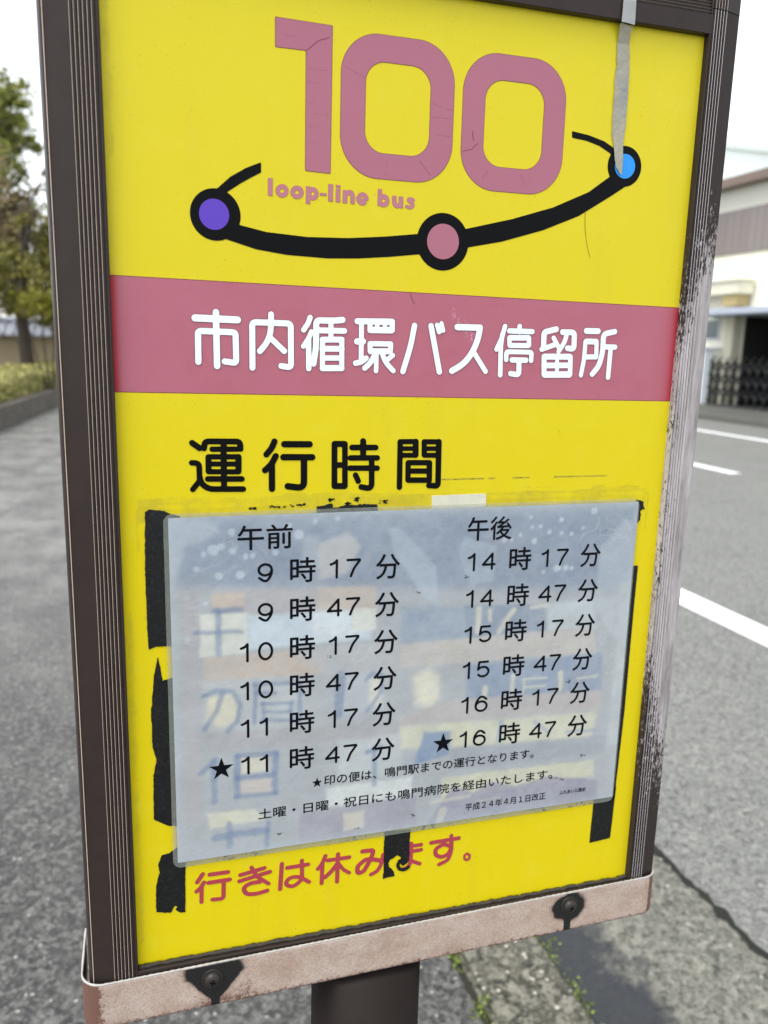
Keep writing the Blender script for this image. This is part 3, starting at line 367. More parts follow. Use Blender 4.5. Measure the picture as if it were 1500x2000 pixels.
SUB=[[2.19,0,0,[[91.2,105.4],[91.1,106.1],[90.7,106.8],[90.2,107.3],[89.5,107.7],[88.8,107.8],[88.1,107.8],[87.4,107.5],[86.9,107],[86.6,106.4],[86.4,105.8],[86.6,105.1],[86.9,104.4],[87.4,103.9],[88.1,103.5],[88.8,103.4],[89.5,103.4],[90.2,103.7],[90.7,104.1],[91.1,104.7],[91.2,105.4]]],[2.27,0,0,[[99.3,105.6],[99.2,106.3],[98.8,106.9],[98.3,107.4],[97.6,107.8],[96.9,108],[96.2,107.9],[95.5,107.6],[95,107.2],[94.6,106.6],[94.5,105.9],[94.6,105.2],[94.9,104.6],[95.5,104],[96.1,103.7],[96.9,103.5],[97.6,103.6],[98.3,103.8],[98.8,104.3],[99.2,104.9],[99.3,105.6]]],[2.2,0,0,[[107.5,105.6],[107.4,106.3],[107.2,107],[106.7,107.5],[106.1,107.8],[105.5,108],[104.8,107.9],[104.2,107.6],[103.8,107.2],[103.5,106.6],[103.4,105.9],[103.5,105.2],[103.8,104.6],[104.2,104.1],[104.8,103.8],[105.4,103.6],[106.1,103.7],[106.7,103.9],[107.1,104.4],[107.4,105],[107.5,105.6]]],[2.35,1.33,0,[[123.4,105.7],[124.5,103.8],[127,103.5],[127.6,105.4],[127.6,108.4]]],[2.1,0,0,[[135.5,106.3],[135.4,105.7],[135.2,105.2],[134.8,104.7],[134.3,104.4],[133.8,104.2],[133.2,104.1],[132.6,104.2],[132,104.5],[131.5,104.9],[131.2,105.4],[130.9,105.9],[130.9,106.5],[130.9,107.1],[131.2,107.7],[131.6,108.1],[132,108.5],[132.6,108.7],[133.2,108.7],[133.8,108.6],[134.4,108.3]]],[1.28,0.4,0,[[131.1,106.9],[135.1,106.8]]],[2.33,0,0,[[147.4,106.3],[147.4,107],[147.1,107.6],[146.6,108.2],[146,108.5],[145.3,108.7],[144.6,108.6],[144,108.4],[143.5,107.9],[143.2,107.3],[143.1,106.6],[143.2,106],[143.4,105.3],[143.9,104.8],[144.5,104.5],[145.2,104.3],[145.9,104.4],[146.5,104.6],[147,105.1],[147.3,105.7],[147.4,106.3]]],[2.35,1.33,0,[[151.5,104.6],[151.5,107.7],[152.9,108.8],[154.9,108.1]]],[1.8,1.6,0,[[162.5,104.9],[160.9,104.3],[159.2,105.2],[161.3,106.3],[162.8,107.6],[160.9,109.2],[158.8,108.6]]]]
SUBSTEMS=[[[81.4,99.7],[83.8,99.8],[83.6,108.6],[81.3,108.5]],[[101.8,102.3],[104.2,102.3],[104,111.2],[101.7,111.1]],[[109.4,105.1],[112.9,105],[112.9,106.4],[109.4,106.4]],[[114,100.3],[116.5,100.2],[116.5,109.1],[114,109]],[[118.1,100.4],[120.7,100.4],[120.7,101.8],[118.2,101.7]],[[118.2,102.4],[120.6,102.4],[120.6,109.2],[118.1,109.1]],[[122.2,102.7],[124.5,102.7],[124.5,109.4],[122,109.3]],[[126.4,105.4],[128.8,105.4],[128.7,109.3],[126.3,109.2]],[[141.9,100.7],[144.2,100.7],[144.3,109.5],[141.9,109.3]],[[150.2,103.7],[152.6,103.6],[152.6,106],[150.2,106]],[[154.1,103.6],[156.5,103.6],[156.6,109.7],[154.1,109.6]]]


# ---------------------------------------------------------------- the bus stop sign
sign=empty('bus_stop_sign',S(152,TOPZ*1000,25),'bus stop sign with yellow face in a brown metal frame on a brown round pole','bus stop sign')
sign.location=(.152,.025,0); bpy.context.view_layer.update()
def adopt(o,par=None):
    par=par or sign
    o.parent=par; bpy.context.view_layer.update(); o.matrix_parent_inverse=par.matrix_world.inverted(); return o

# yellow face with grime round the notice and lip shade painted along its edges
def grime_shade(X,Z):
    g=np.zeros(X.shape)
    d=rr_d(X,Z,9,332,273.5,500,6)           # old tape outline round the sheet
    wob=fbm(X,Z,26,3)*4
    g=np.maximum(g,.52*np.exp(-((d+wob)/1.2)**2)*(Z<300))
    inside=(X>9)&(X<330)&(Z>271+fbm(X,Z,30,9)*5)&(Z<284)
    g=np.maximum(g,.66*inside*(.7+1.0*fbm(X,Z,12,5)))
    g=np.maximum(g,.80*np.exp(-((Z-277.5)/2.4)**2)*(X>15)*(X<325)*(.75+1.1*fbm(X,Z,30,11)))
    low=(X>22)&(X<326)&(Z>494)&(Z<499.5)
    g=np.maximum(g,low*(.85+.7*fbm(X,Z,14,21)))
    g=np.maximum(g,.95*np.exp(-((Z-263.5)/.45)**2)*(X>185)*(X<300)*(fbm(X,Z,16,31)>-.06))
    g=np.maximum(g,.62*np.exp(-((Z-269.5)/.4)**2)*(X>195)*(X<322)*(fbm(X,Z,12,33)>0))
    for k_ in ('left1','left2','left3','mid','right1','right2','crud','white'):
        dt=poly_d(X,Z,TAPE[k_])+fbm(X,Z,5,77)*2.0
        g=np.maximum(g,.50*np.exp(-(np.maximum(dt,0)/1.1)**2)*(.7+.9*fbm(X,Z,9,78)))
    g=np.maximum(g,.5*np.exp(-(((X-17)/6)**2+((Z-275)/7)**2)))
    g=np.maximum(g,.35*np.exp(-((Z-530-4*fbm(X,Z,60,2))/6)**2)*(X>10)*(X<220)*(.4+fbm(X,Z,20,8)))
    g=np.maximum(g,.45*np.exp(-((Z-159.5)/1.0)**2)*(.8+fbm(X,Z,14,17)))
    ed=np.minimum(np.minimum(X,342-X),np.minimum(Z,562-Z)); g=np.maximum(g,.42*np.exp(-np.maximum(ed,0)/2.2)*(.75+1.0*fbm(X,Z,22,44)))  # shade under the frame lip, painted as darker colour along the edges
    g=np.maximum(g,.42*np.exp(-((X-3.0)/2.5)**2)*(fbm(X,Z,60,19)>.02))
    return g
adopt(grid_sheet('face_panel',(-4,346,-4,566),1.25,0,M['panel'],None,{'grime_shade':grime_shade,'fade':lambda X,Z:np.clip(1-Z/330,0,1)}))
backb=MB().box(-.010,.352,.006,.038,TOPZ-.585,TOPZ+.012); adopt(backb.build('back_panel',M['frame']))

# title band
bandP=BAND
adopt(sdf_sheet('title_band_edge',lambda X,Z:poly_d(X,Z,bandP)-.35,(-3,345,150,217),1.1,-.04,M['rim_dark'],None))
g_b=grid_sheet('title_band',(-3,344.5,0,1),1.2,-.10,M['pink_band'],None,{})
# (built as a ruled grid following the slightly slanted band)
bpy.data.objects.remove(g_b)
def band_grid():
    (ax,az),(bx,bz),(cx_,cz),(dx,dz)=bandP; nx,nz=240,46; V=[];ed=[]
    for i in range(nx+1):
        u=i/nx; x=-3+(344.7+3)*u; t=(az+(bz-az)*x/342); b=(dz+(cz-dz)*x/342)
        for j in range(nz+1):
            z=t+(b-t)*j/nz; V.append(S(x,z,-.10))
            e=max(math.exp(-((x-0)/2.8)**2),math.exp(-max(0,(342-x))/4.2)); ed.append(e)
    F=[(i*(nz+1)+j,i*(nz+1)+j+1,(i+1)*(nz+1)+j+1,(i+1)*(nz+1)+j) for i in range(nx) for j in range(nz)]
    o=mesh('title_band',V,F,M['pink_band']); a=o.data.attributes.new('edge','FLOAT','POINT'); a.data.foreach_set('value',ed); return o
adopt(band_grid())
# scratch on the band
def wig(pts,w): return (w,0,0,pts)
sc=[]
for k in range(70):
    a=rnd.gauss(0,1); x=188+rnd.random()*16; z=165+(x-188)*1.0+a*2.2; L=rnd.uniform(.3,1.6); sc.append((rnd.uniform(.12,.3),0,0,[(x,z),(x+L*.55,z+L*.8)]))
f,b=stroke_sdf(sc); adopt(sdf_sheet('scuff_mark',f,b,.14,-.16,mat_dirt('scuffed_vinyl',(222,170,184)),None))

def lettering(name,strokes,mat,step,y,rimmat=None,rim=.3,thick=.25):
    f,b=stroke_sdf(strokes)
    o=adopt(sdf_sheet(name,f,b,step,y,mat,None,thick=thick))
    if rimmat: adopt(sdf_sheet(name+'_edge',f,(b[0]-1,b[1]+1,b[2]-1,b[3]+1),step,y+.2,rimmat,None,off=-rim))
    return o
lettering('title_lettering',BANNER,M['white'],.36,-.45,M['rim_dark'],.28)
lettering('heading_lettering',HEADING,M['ink'],.4,-.3)
lettering('notice_lettering',NOTICE,M['red'],.4,-.3,M['rim_yellow'],.15)

# route number 100
ZT,ZB=23.4,95.3
one=[(85.4,22.0),(115.2,22.4),(114.9,94.8),(101.4,94.4),(101.4,35.7),(85.4,35.8)]
def f100(X,Z):
    d=poly_d(X,Z,one)
    a=np.maximum(rr_d(X,Z,120.3,184.3,23.3,95.3,21),-rr_d(X,Z,133.6,170.8,36.4,82.3,11))
    b=np.maximum(rr_d(X,Z,189.8,253.0,24.6,96.5,21),-rr_d(X,Z,202.9,239.7,37.8,83.6,11))
    return np.minimum(d,np.minimum(a,b))
adopt(sdf_sheet('route_number',f100,(83,256,20,99),.6,-.2,M['pink'],None,thick=.15))
adopt(sdf_sheet('route_number_edge',f100,(83,256,20,99),.6,-.06,M['rim'],None,off=-.28))
# cracks in the old vinyl numerals
ck=[]
def crack(pts,w=.16):
    P=[]
    for a,b in zip(pts[:-1],pts[1:]):
        for k in range(5):
            u=k/5; P.append((a[0]+(b[0]-a[0])*u+rnd.uniform(-.25,.25),a[1]+(b[1]-a[1])*u+rnd.uniform(-.25,.25)))
    P.append(pts[-1]); ck.append((w,0,0,P))
crack([(101.4,35.7),(107,31),(113.5,28)],.3)
for z,l in ((44,10),(50.5,8),(57,5),(61,4),(65.5,11),(72,6),(80,5)): x=102.2+rnd.random()*2; crack([(x,z),(x+l*.5,z+.4),(x+l,z+.2)],rnd.uniform(.1,.2))
crack([(122,41),(128,43.5),(133.5,45)]);crack([(172,54),(178,56),(184,56.4)]);crack([(172,61),(184,61)]);crack([(174,70),(184,70.2)])
crack([(196,66),(197,71)],.35);crack([(191,77),(196,75.5),(200,72)],.3);crack([(239.8,49.5),(247,48.8),(252,48)],.1);crack([(227,86),(230,92)]);crack([(203,90),(207,86)]);crack([(232,85.5),(234,91)],.12);crack([(165,84),(172,91)],.2);crack([(146,95),(146.6,86)],.14);crack([(88,29),(92,30),(97,30)],.14)
f,b=stroke_sdf(ck); tag(adopt(sdf_sheet('vinyl_crack',f,b,.2,-.24,M['rim_dark'],None)),kind='stuff')
# loop line and stops
def fring(X,Z):
    d=np.full(X.shape,1e3)
    for P in RING: d=np.minimum(d,poly_d(X,Z,P))
    for cx,cz,r in ((53.7,120,13.05),(181.0,126.2,15.7),(294.8,76.4,11.45)): d=np.minimum(d,np.hypot(X-cx,Z-cz)-r)
    return d
adopt(sdf_sheet('loop_line',fring,(36,312,55,145),.6,-.15,M['black'],None,thick=.1))
for cx,cz,r,mt in ((53.0,119.9,7.75,'purple'),(181.1,126.0,9.65,'pink'),(295.0,76.3,6.9,'blue')):
    adopt(sdf_sheet('stop_dot',(lambda X,Z,cx=cx,cz=cz,r=r:np.hypot(X-cx,Z-cz)-r),(cx-r-1,cx+r+1,cz-r-1,cz+r+1),.45,-.28,M[mt],None))

# ---- text set in type, fitted to its place on the sign
def type_mesh(items,name,mat,y,bold=0.0):
    """items: (string, x0, x1, z_bottom, z_top) in sign millimetres"""
    V=[];F=[];k=0
    for body,x0,x1,z0,z1 in items:
        c=bpy.data.curves.new('t','FONT'); c.body=body; c.offset=bold; c.resolution_u=4
        o=bpy.data.objects.new('t',c); COL.objects.link(o); bpy.context.view_layer.update()
        me=o.to_mesh(); co=np.array([v.co[:] for v in me.vertices]); lo=co.min(0);hi=co.max(0)
        b=len(V); yy=y-.012*(k%3); k+=1
        e=min(.2,abs(z1-z0)*.0135)
        for q,(ex,ez) in enumerate(((e,0),(-e,0),(0,e),(0,-e))):
            b=len(V)
            for v in co: V.append(S(x0+(v[0]-lo[0])/(hi[0]-lo[0])*(x1-x0)+ex, z0+(v[1]-lo[1])/(hi[1]-lo[1])*(z1-z0)+ez, yy-.006*q))
            F+=[tuple(b+i for i in p.vertices) for p in me.polygons]
        o.to_mesh_clear(); bpy.data.objects.remove(o); bpy.data.curves.remove(c)
    return mesh(name,V,F,mat)
def fsub(X,Z):
    d=stroke_sdf(SUB)[0](X,Z)
    for P in SUBSTEMS: d=np.minimum(d,poly_d(X,Z,P))
    return d
adopt(sdf_sheet('subtitle_lettering',fsub,(80,165.5,98,113),.3,-.2,M['pink_text'],None,thick=.12))
adopt(sdf_sheet('subtitle_lettering_edge',fsub,(80,165.5,98,113),.3,-.07,M['rim_yellow'],None,off=-.12))

# ---- frame
def ridge_profile(side):
    """list of (x,y,mat) from the lip outwards; x measured outwards from the opening"""
    P=[(0,2,0),(0,-4.6,0),(.4,-5,0),(1.4 if side<0 else .7,-5,0)]
    x=P[-1][0];y=-5.0; n=6 if side<0 else 5; p=2.05
    for k in range(n):
        P+=[(x+.10,y+.55,2 if side>0 else 0),(x+.62,y+.62,2 if side>0 else 0),(x+.75,y+.12,0),(x+1.65,y+.05,0),(x+p-(.20 if side<0 else .34),y-.02,0),(x+p,y+.02,1)]
        x+=p; y+=.14
    P+=[(x+.1,y+.3,0),(x+.4,y+.3,0),((25.6,-.8,0) if side<0 else (22.0,-.9,0))]
    if side<0: P+=[(25.75,-1.3,1),(26.05,-1.1,1),(26.15,-.6,0)]
    w=P[-1][0]; y=P[-1][1]
    for a in range(1,9):
        t=a/8*math.pi/2; P.append((w+(2.9 if side<0 else 2.6)*math.sin(t),y+11*(1-math.cos(t)),0))
    P+=[(P[-1][0],44,0),(18,45,0)]
    return P
def extrude(P,to3,a,b,name,mats,nseg=1):
    V=[];F=[];mi=[];n=len(P)
    for s in range(nseg+1):
        u=a+(b-a)*s/nseg
        V+=[to3(p[0],p[1],u) for p in P]
    for s in range(nseg):
        for i in range(n-1):
            F.append((s*n+i,s*n+i+1,(s+1)*n+i+1,(s+1)*n+i)); mi.append(P[i+1][2])
    F.append(tuple(range(n))[::-1]); mi.append(0); F.append(tuple(nseg*n+i for i in range(n))); mi.append(0)
    return adopt(mesh(name,V,F,mats,None,mi))
PL=ridge_profile(-1);PR=ridge_profile(1)
extrude(PL,lambda x,y,u:S(-x,u,y),-31,592,'frame_stile',[M['frame'],M['worn_strong']])
extrude(PR,lambda x,y,u:S(342+x,u,y),-13.6,592,'frame_stile',[M['frame_ox'],mat_worn('worn_ridge_right',(206,200,200),.25),M['frame']])
extrude(PR,lambda x,y,u:S(342+x+.05,u,y-.05),-31,-14.1,'frame_corner_cap',[M['frame'],M['worn'],M['frame']])
# top rail: flat lip then ridges, bottom rail behind the strap
T=[(0,2,0),(0,-4.4,0),(.4,-4.8,0),(10.4,-4.8,0)]
x=10.4;y=-4.8
for k in range(7):
    T+=[(x+.25,y+.9,0),(x+1.4,y+1.0,0),(x+1.62,y+.15,1),(x+1.9,y+.25,0)]; x+=1.87; y+=.35
T+=[(x+4,y+1,0),(x+14,14,0),(x+15,44,0)]
extrude(T,lambda x,y,u:S(u,-x,y),-1,345.0,'frame_rail',[M['frame'],M['worn']])
Bm=[(0,2,0),(0,-4.4,0),(.4,-4.8,0),(24,-4.8,0),(28,0,0),(28,44,0)]
extrude(Bm,lambda x,y,u:S(u,562+x,y),-1,343,'frame_rail',[M['frame'],M['worn']])
# perished rubber gasket along the bottom edge of the face
gk=MB(); pts=[S(-.2+ (342.4)*i/160,561.2+.5*math.sin(i*.9)*rnd.random()+rnd.uniform(-.3,.3),-1.6+rnd.uniform(-.3,.3)) for i in range(161)]
gk.tube(pts,[.0013+rnd.uniform(-.0003,.0003) for _ in pts],6); adopt(gk.build('gasket',mat_plain('perished_rubber',(52,47,38),.7,.5,200),smooth=True))

# ---- strap round the foot of the frame
def strap_z(x,d): return 565.0-x*.0108+d
def strap():
    V=[];F=[];st=[];br=[]
    path=[]   # (x,y) plan path: left side back->front, front, right side
    path+=[(-33.0,46-6*k) for k in range(6)]
    for k in range(9):
        t=k/8*math.pi/2; path.append((-33.0+13*(1-math.cos(t)),6-13*math.sin(t)))
    n=330; path+=[(-20+ (355.3-(-20))*k/n,-7.0) for k in range(1,n)]
    for k in range(9):
        t=k/8*math.pi/2; path.append((355.3+12*math.sin(t),-7+12*(1-math.cos(t))))
    path+=[(367.3,8+8*k) for k in range(6)]
    rows=[(0.0,.9),(0.5,0)]+[(1+28*j/26,0) for j in range(27)]+[(30.0,.5),(30.4,1.6)]
    nr=len(rows)
    for (px,py) in path:
        for (d,inn) in rows:
            dz=fbm(np.array(px),np.array(d),40,4)*.4
            V.append(S(px,strap_z(px,d)+dz*(d<2),py+inn+ .25*float(fbm(np.array(px),np.array(d),50,6)) ))
            def halo(cx,cz,rw,rh,tail,tw):
                a=(px-cx)/rw; top=-1.0; zz=(strap_z(px,d)-cz)/rh
                wob=.34*float(fbm(np.array(px),np.array(d),7,int(rw)))
                if rw>15: wdt=(1.0 if zz<-.15 else max(tw,1-((zz+.15)/1.15)**1.25*tail)); v=abs(a+ .12*(zz<0)*(a<0))/wdt
                else: v=min(math.hypot(a,zz*1.25-.05),max(abs(a)/tw if zz>0 else 9,0)); v=v if zz>-.2 or a>-.1 else v*1.08
                return 1.0-max(0,v+wob-.74)*2.0
            e=0
            if py<-6:
                e=max(halo(45.5,573.5,17,16,.85,.16),halo(292.5,571.8,13.4,14,.98,.2))
            st.append(max(0,min(1,e)))
            b=max(0,(d-22)/8)*.62; b=max(b,max(0,1-(px+28)/16)*.9 if py>-8 else 0)
            if py>-6.5: b=.9
            b=max(b,.55*math.exp(-((px-45)/30)**2)*max(0,(d-8)/22)*1.2+.25*math.exp(-((px-66)/9)**2), .35*math.exp(-((px-292)/20)**2))
            br.append(b)
    for i in range(len(path)-1):
        for j in range(nr-1): F.append((i*nr+j,i*nr+j+1,(i+1)*nr+j+1,(i+1)*nr+j))
    o=mesh('foot_strap',V,F,M['strap'],smooth=True)
    for nme,vals in (('stain',st),('brown',br)):
        a=o.data.attributes.new(nme,'FLOAT','POINT'); a.data.foreach_set('value',vals)
    # bright worn top edge, a bead along the same path
    e=MB(); e.tube([S(px,strap_z(px,0)-.1,py+.7) for px,py in path],[.00075+.00012*math.sin(i_*1.7)+rnd.uniform(-.00008,.00008) for i_ in range(len(path))],6); 
    return adopt(o),adopt(e.build('strap_edge',M['metal'],smooth=True))
strap_o,_=strap()
for cx,cz in ((43.8,574.6),(293.2,571.2)):
    s=MB()
    def disc(r0,r1,y0,y1,seg=28,mi=0):
        V=[S(cx+r0*math.cos(t),cz+r0*math.sin(t),y0) for t in [2*math.pi*k/seg for k in range(seg)]]+[S(cx+r1*math.cos(t),cz+r1*math.sin(t),y1) for t in [2*math.pi*k/seg for k in range(seg)]]
        s.add(V,[(k,(k+1)%seg,seg+(k+1)%seg,seg+k) for k in range(seg)],mi)
    disc(6.8,6.6,-7.1,-7.8); disc(6.6,4.9,-7.8,-7.9); disc(4.9,4.7,-7.9,-9.0); disc(4.7,3.9,-9.0,-10.3); disc(3.9,2.4,-10.3,-11.0); disc(2.4,.01,-11.0,-11.2)
    so=adopt(s.build('screw',M['screw'],smooth=True))
    c=MB()
    for ang in (.35,.35+math.pi/2):
        dx,dz=math.cos(ang),math.sin(ang)
        q=[(cx+dx*2.1*a-dz*.45*b,cz+dz*2.1*a+dx*.45*b) for a,b in ((-1,-1),(1,-1),(1,1),(-1,1))]
        yy=-11.26 if ang<1 else -11.3
        c.add([S(x,z,yy) for x,z in q],[(0,1,2,3)])
    r=adopt(c.build('screw_slot',mat_dirt('slot_dirt',(8,7,6))),so)
# pole
p=MB(); p.tube([(.152,.022,z) for z in (0,.3,.6,TOPZ-.60)],.0382,40); adopt(p.build('pole',M['pole'],smooth=True))
p=MB(); p.tube([(.152,.022,0.0),(.152,.022,.012)],.075,32); adopt(p.build('base_flange',M['pole']))

# ---- tapes, each its own strip
def strip(name,P,label,mat=None,y=-.35,rough=.5,seed=1,cat='tape',group='black tape strips on the yellow face'):
    f=lambda X,Z:poly_d(X,Z,P)+(fbm(X,Z,5,seed)*.8+fbm(X,Z,1.3,seed+5)*.9)*rough*1.7
    o=sdf_sheet(name,f,pbox(P,pad=1.5),.45,y,mat or M['tape'],None,thick=.4); tag(o,label,cat,group); return o
strip('tape_strip',TAPE['left1'],'torn black tape strip beside the upper left edge of the timetable',seed=1)
strip('tape_strip',TAPE['left2'],'long ragged black tape strip along the lower left edge of the timetable',seed=2)
strip('tape_strip',TAPE['left3'],'short black tape strip below the bottom left corner of the timetable',seed=3)
strip('tape_strip',TAPE['mid'],'torn black tape strip with a hole over the red letters under the timetable',seed=4)
strip('tape_strip',TAPE['right1'],'short black tape strip under the bottom right corner of the timetable',seed=5,rough=.15)
strip('tape_strip',TAPE['right2'],'narrow black tape strip along the right edge of the timetable',seed=6,rough=.15)
strip('tape_strip',TAPE['top'],'black tape remnant behind the top edge of the timetable',seed=7,rough=1.2)
strip('tape_remnant',TAPE['crud'],'black crumbling tape remnant at the top right corner of the timetable',seed=8,rough=1.5,group=None,y=-.3)
strip('paper_label',TAPE['white'],'dirty white paper label above the top edge of the timetable',mat=mat_plain('dirty_white_label',(214,212,190),.6,.2,120),seed=9,rough=.25,cat='label',group=None)
f,b=stroke_sdf(CURL); tag(sdf_sheet('tape_curl',f,b,.3,-.6,M['tape'],None,thick=.3),'curled black tape scrap in the hole of the torn strip','tape')
fl=[]
for (x,z,dx,dz) in ((98,276.5,9,2),(86,277,8,1),(72,277.5,4,1),(128,276.5,2,1.5),(133,274,2,2),(140,278,6,1.5),(150,276,5,2),(118,280,4,1),(190,277,2,1),(118,274,3,2)):
    for k in range(14):
        xx=x+rnd.uniform(-.5,.5)*dx; zz=z+rnd.uniform(-.5,.5)*dz; fl.append((rnd.uniform(.25,.9),0,0,[(xx,zz),(xx+rnd.uniform(-1.2,1.2),zz+rnd.uniform(-.4,.4))]))
f,b=stroke_sdf(fl); tag(adopt(sdf_sheet('adhesive_crust',f,b,.3,-.3,mat_dirt('black_crust',(22,22,18)),None)),kind='stuff')
# hair-like threads and scratches
hr=[(.28,3,0,[(270.5,103),(271,112),(272,117)]),(.22,3,0,[(272,117),(273,122),(276,129.5)]),(.3,0,0,[(162.5,155),(163.5,158.5),(165,161)]),(.2,0,0,[(247,172),(247.3,178)])]
dfm=mat_dirt('dry_fibre',(96,84,40))
for h_ in (hr[:2],[hr[2]],[hr[3]]):
    f,b=stroke_sdf(h_); adopt(sdf_sheet('dry_thread',f,b,.14,-.3,dfm,None))

# masking tape hanging from the top rail
def mt_y(x,z):
    n_=float(fbm(np.array(x),np.array(z),9,40))
    if z<-1.5: return -5.6+.2*n_
    return -5.4+min(1,(z+1.5)/12)*4.6+1.0*n_
f=lambda X,Z:poly_d(X,Z,MASKTAPE)+fbm(X,Z,5,12)*.9
tm=N('masking_tape'); zc=tm.ramp(tm.noise(14,3,.5),(.4,0),(.6,1)); base=tm.mix(zc,lin((178,172,146)),lin((150,152,150)))
wr=tm.ramp(tm.noise(160,5,.7),(.35,0),(.7,1)); base=tm.mix(tm.math('MULTIPLY',wr,.4),base,lin((120,122,118))); tm.bump(tm.noise(200,5,.7),.6,.0008); tm.set(base=base,rough=.6)
mt=sdf_sheet('masking_tape',f,pbox(MASKTAPE,pad=1.5),.5,0,tm.m,None,thick=.15,yfun=mt_y)
tag(mt,'frayed grey masking tape strip hanging from the top rail over the blue dot','tape')
up_=[(298.6,0.5),(304.5,1.0),(305.0,-24),(298.8,-24)]
f2=lambda X,Z:poly_d(X,Z,[(281.9,1.4),(290.4,1.9),(290.2,-11),(291.0,-32),(282.2,-32)])+fbm(X,Z,5,14)*.5
tm2=mat_plain('masking_tape_grey',(158,160,160),.5,.3,120)
o=sdf_sheet('tape_upper_piece',f2,(279,294,-33,3),.5,0,tm2,None,thick=.15,yfun=lambda x,z:-5.9+max(0,(-z-10))*.17-.15); o.parent=mt

# ---- the laminated timetable
ttb=empty('timetable_sheet',S(174,497,-1),'laminated bus timetable sheet with black printed hours taped to the yellow face','timetable')
FI=(22.5,325.4,279.0,497.6)
bulge=lambda x,z:-1.3-.5*float(fbm(np.array(x),np.array(z),110,3))
film=sdf_sheet('laminate_film',lambda X,Z:rr_d(X,Z,*FI,5)+fbm(X,Z,60,5)*.3,(21,328,277,500),1.5,0,M['film'],None,thick=.35,yfun=lambda x,z:bulge(x,z)); adopt(film,ttb)
def ghostcol(X,Z):
    C=np.empty(X.shape+(3,)); base=np.array(lin((170,176,186))[:3]); C[:]=base
    Xw=X+fbm(X,Z,6,51)*1.6; Zw=Z+fbm(X,Z,6,61)*1.6
    for w_,col,a,soft,P in GHOST:
        bx=pbox(P,pad=8+w_); 
        m_=(X>bx[0])&(X<bx[1])&(Z>bx[2])&(Z<bx[3])
        if not m_.any(): continue
        x=Xw[m_];z=Zw[m_]
        if w_:
            d=np.full(x.shape,1e3)
            for p,q in zip(P[:-1],P[1:]): d=np.minimum(d,seg_d(x,z,p,q)-w_/2)
        else: d=poly_d(x,z,P)
        al=a*(1-1/(1+np.exp(-d/max(soft*.42,.2)))**1)
        al=np.clip(al*(1.0+.5*(fbm(x,z,14,71)+.3)),0,1)
        C[m_]=C[m_]*(1-al[:,None])+np.array(lin(col)[:3])*al[:,None]
    mean=C.mean((0,1)); g_=C.mean(-1,keepdims=True); C=g_+(C-g_)*.62; mean=C.mean((0,1)); C=np.clip(mean+(C-mean)*1.4*(1+.5*fbm(X,Z,4,91)[...,None]),0,1); C=C*(1+.22*fbm(X,Z,18,95)[...,None])
    e=np.minimum(np.minimum(X-24.9,324.6-X),np.minimum(Z-281,494.3-Z)); al=np.exp(-np.maximum(e,0)/4)*.45
    C=C*(1-al[...,None])+np.array(lin((186,196,206))[:3])*al[...,None]
    return C
PA=(25.2,324.4,281.2,494.3)
adopt(grid_sheet('paper',PA,.85,0,M['paper'],None,{'ghost':ghostcol},yfun=lambda X,Z:-1.42-.5*fbm(X,Z,110,3)),ttb)
# printed hours
it=[]; DIG=[]
def digit(ch,x,wd,zt,zb):
    s_=1.5; h=s_/2; x0=x+h;x1=x+wd-h;z0=zt+h;z1=zb-h;cx=(x0+x1)/2;cz=(z0+z1)/2;rx=(x1-x0)/2
    el=lambda ex,ez,ax,az,a,b,n=18:[(ex+ax*math.cos(R(a+(b-a)*k/n)),ez+az*math.sin(R(a+(b-a)*k/n))) for k in range(n+1)]
    A=lambda *P,r=0: DIG.append((s_,r,0,list(P)))
    if ch=='1': A((x+4.6,z0-.2),(x+4.6,z1+.3)); A((x+.9,z0+2.2),(x+3.2,z0+1.5),(x+4.4,z0+.1),r=1.5)
    elif ch=='7': A((x0,z0),(x1,z0),(x1,z0+.5),(cx+.2,cz+.2),(cx-1.6,z1),r=1.4)
    elif ch=='4': A((x1-1.6,z1),(x1-1.6,z0+.1),(x0,z1-2.9),(x1+.1,z1-2.9))
    elif ch=='0': A(*el(cx,cz,rx,(z1-z0)/2,0,360,28))
    elif ch=='9':
        A(*el(cx,z0+3.3,rx,3.3,0,360,24)); A((x1,z0+3.3),(x1,cz+1.3),(cx+1.0,z1),(cx-.8,z1),(x0+.3,z1-1.9),r=3.2)
    elif ch=='6':
        A(*el(cx,z1-3.3,rx,3.3,0,360,24)); A((x0,z1-3.3),(x0,cz-1.3),(cx-1.0,z0),(cx+1.2,z0),(x1-.4,z0+1.9),r=3.2)
    elif ch=='5':
        A((x1-.7,z0),(x0+1.1,z0),(x0+.4,cz+.1)); A(*([(x0+.4,cz+.1)]+el(cx,z1-3.25,rx,3.25,215,505,20)))
for k in range(6):
    zt=309.7+24.03*k; zb=zt+11.5; cz=(zt+zb)/2
    H,Mi=(('9','17'),('9','47'),('10','17'),('10','47'),('11','17'),('11','47'))[k]
    def dg(ch,x,wd=9.0): digit(ch,x,wd,zt,zb)
    if len(H)==2: dg(H[0],63.5); dg(H[1],74.3 if H[1]!='1' else 74.7)
    else: dg(H,74.3)
    it.append(('時',93.5,108.4,zb+1.2,zt-2.2))
    dg(Mi[0],115.4 if Mi[0]!='1' else 116.7,9.5); dg('7',127.1,9.0)
    it.append(('分',145.6,160.6,zb+2.2,zt-1.6))
    H,Mi=(('14','17'),('14','47'),('15','17'),('15','47'),('16','17'),('16','47'))[k]
    zt+=.6; zb+=.5
    dg(H[0],204.8+k*.05); dg(H[1],214.7,9.3); it.append(('時',233.7,248.6,zb+1.2,zt-2.2)); dg(Mi[0],255.4 if Mi[0]!='1' else 255.8,9.6); dg('7',266.8,8.6); it.append(('分',284.4,299.0,zb+1.6,zt-2.2))
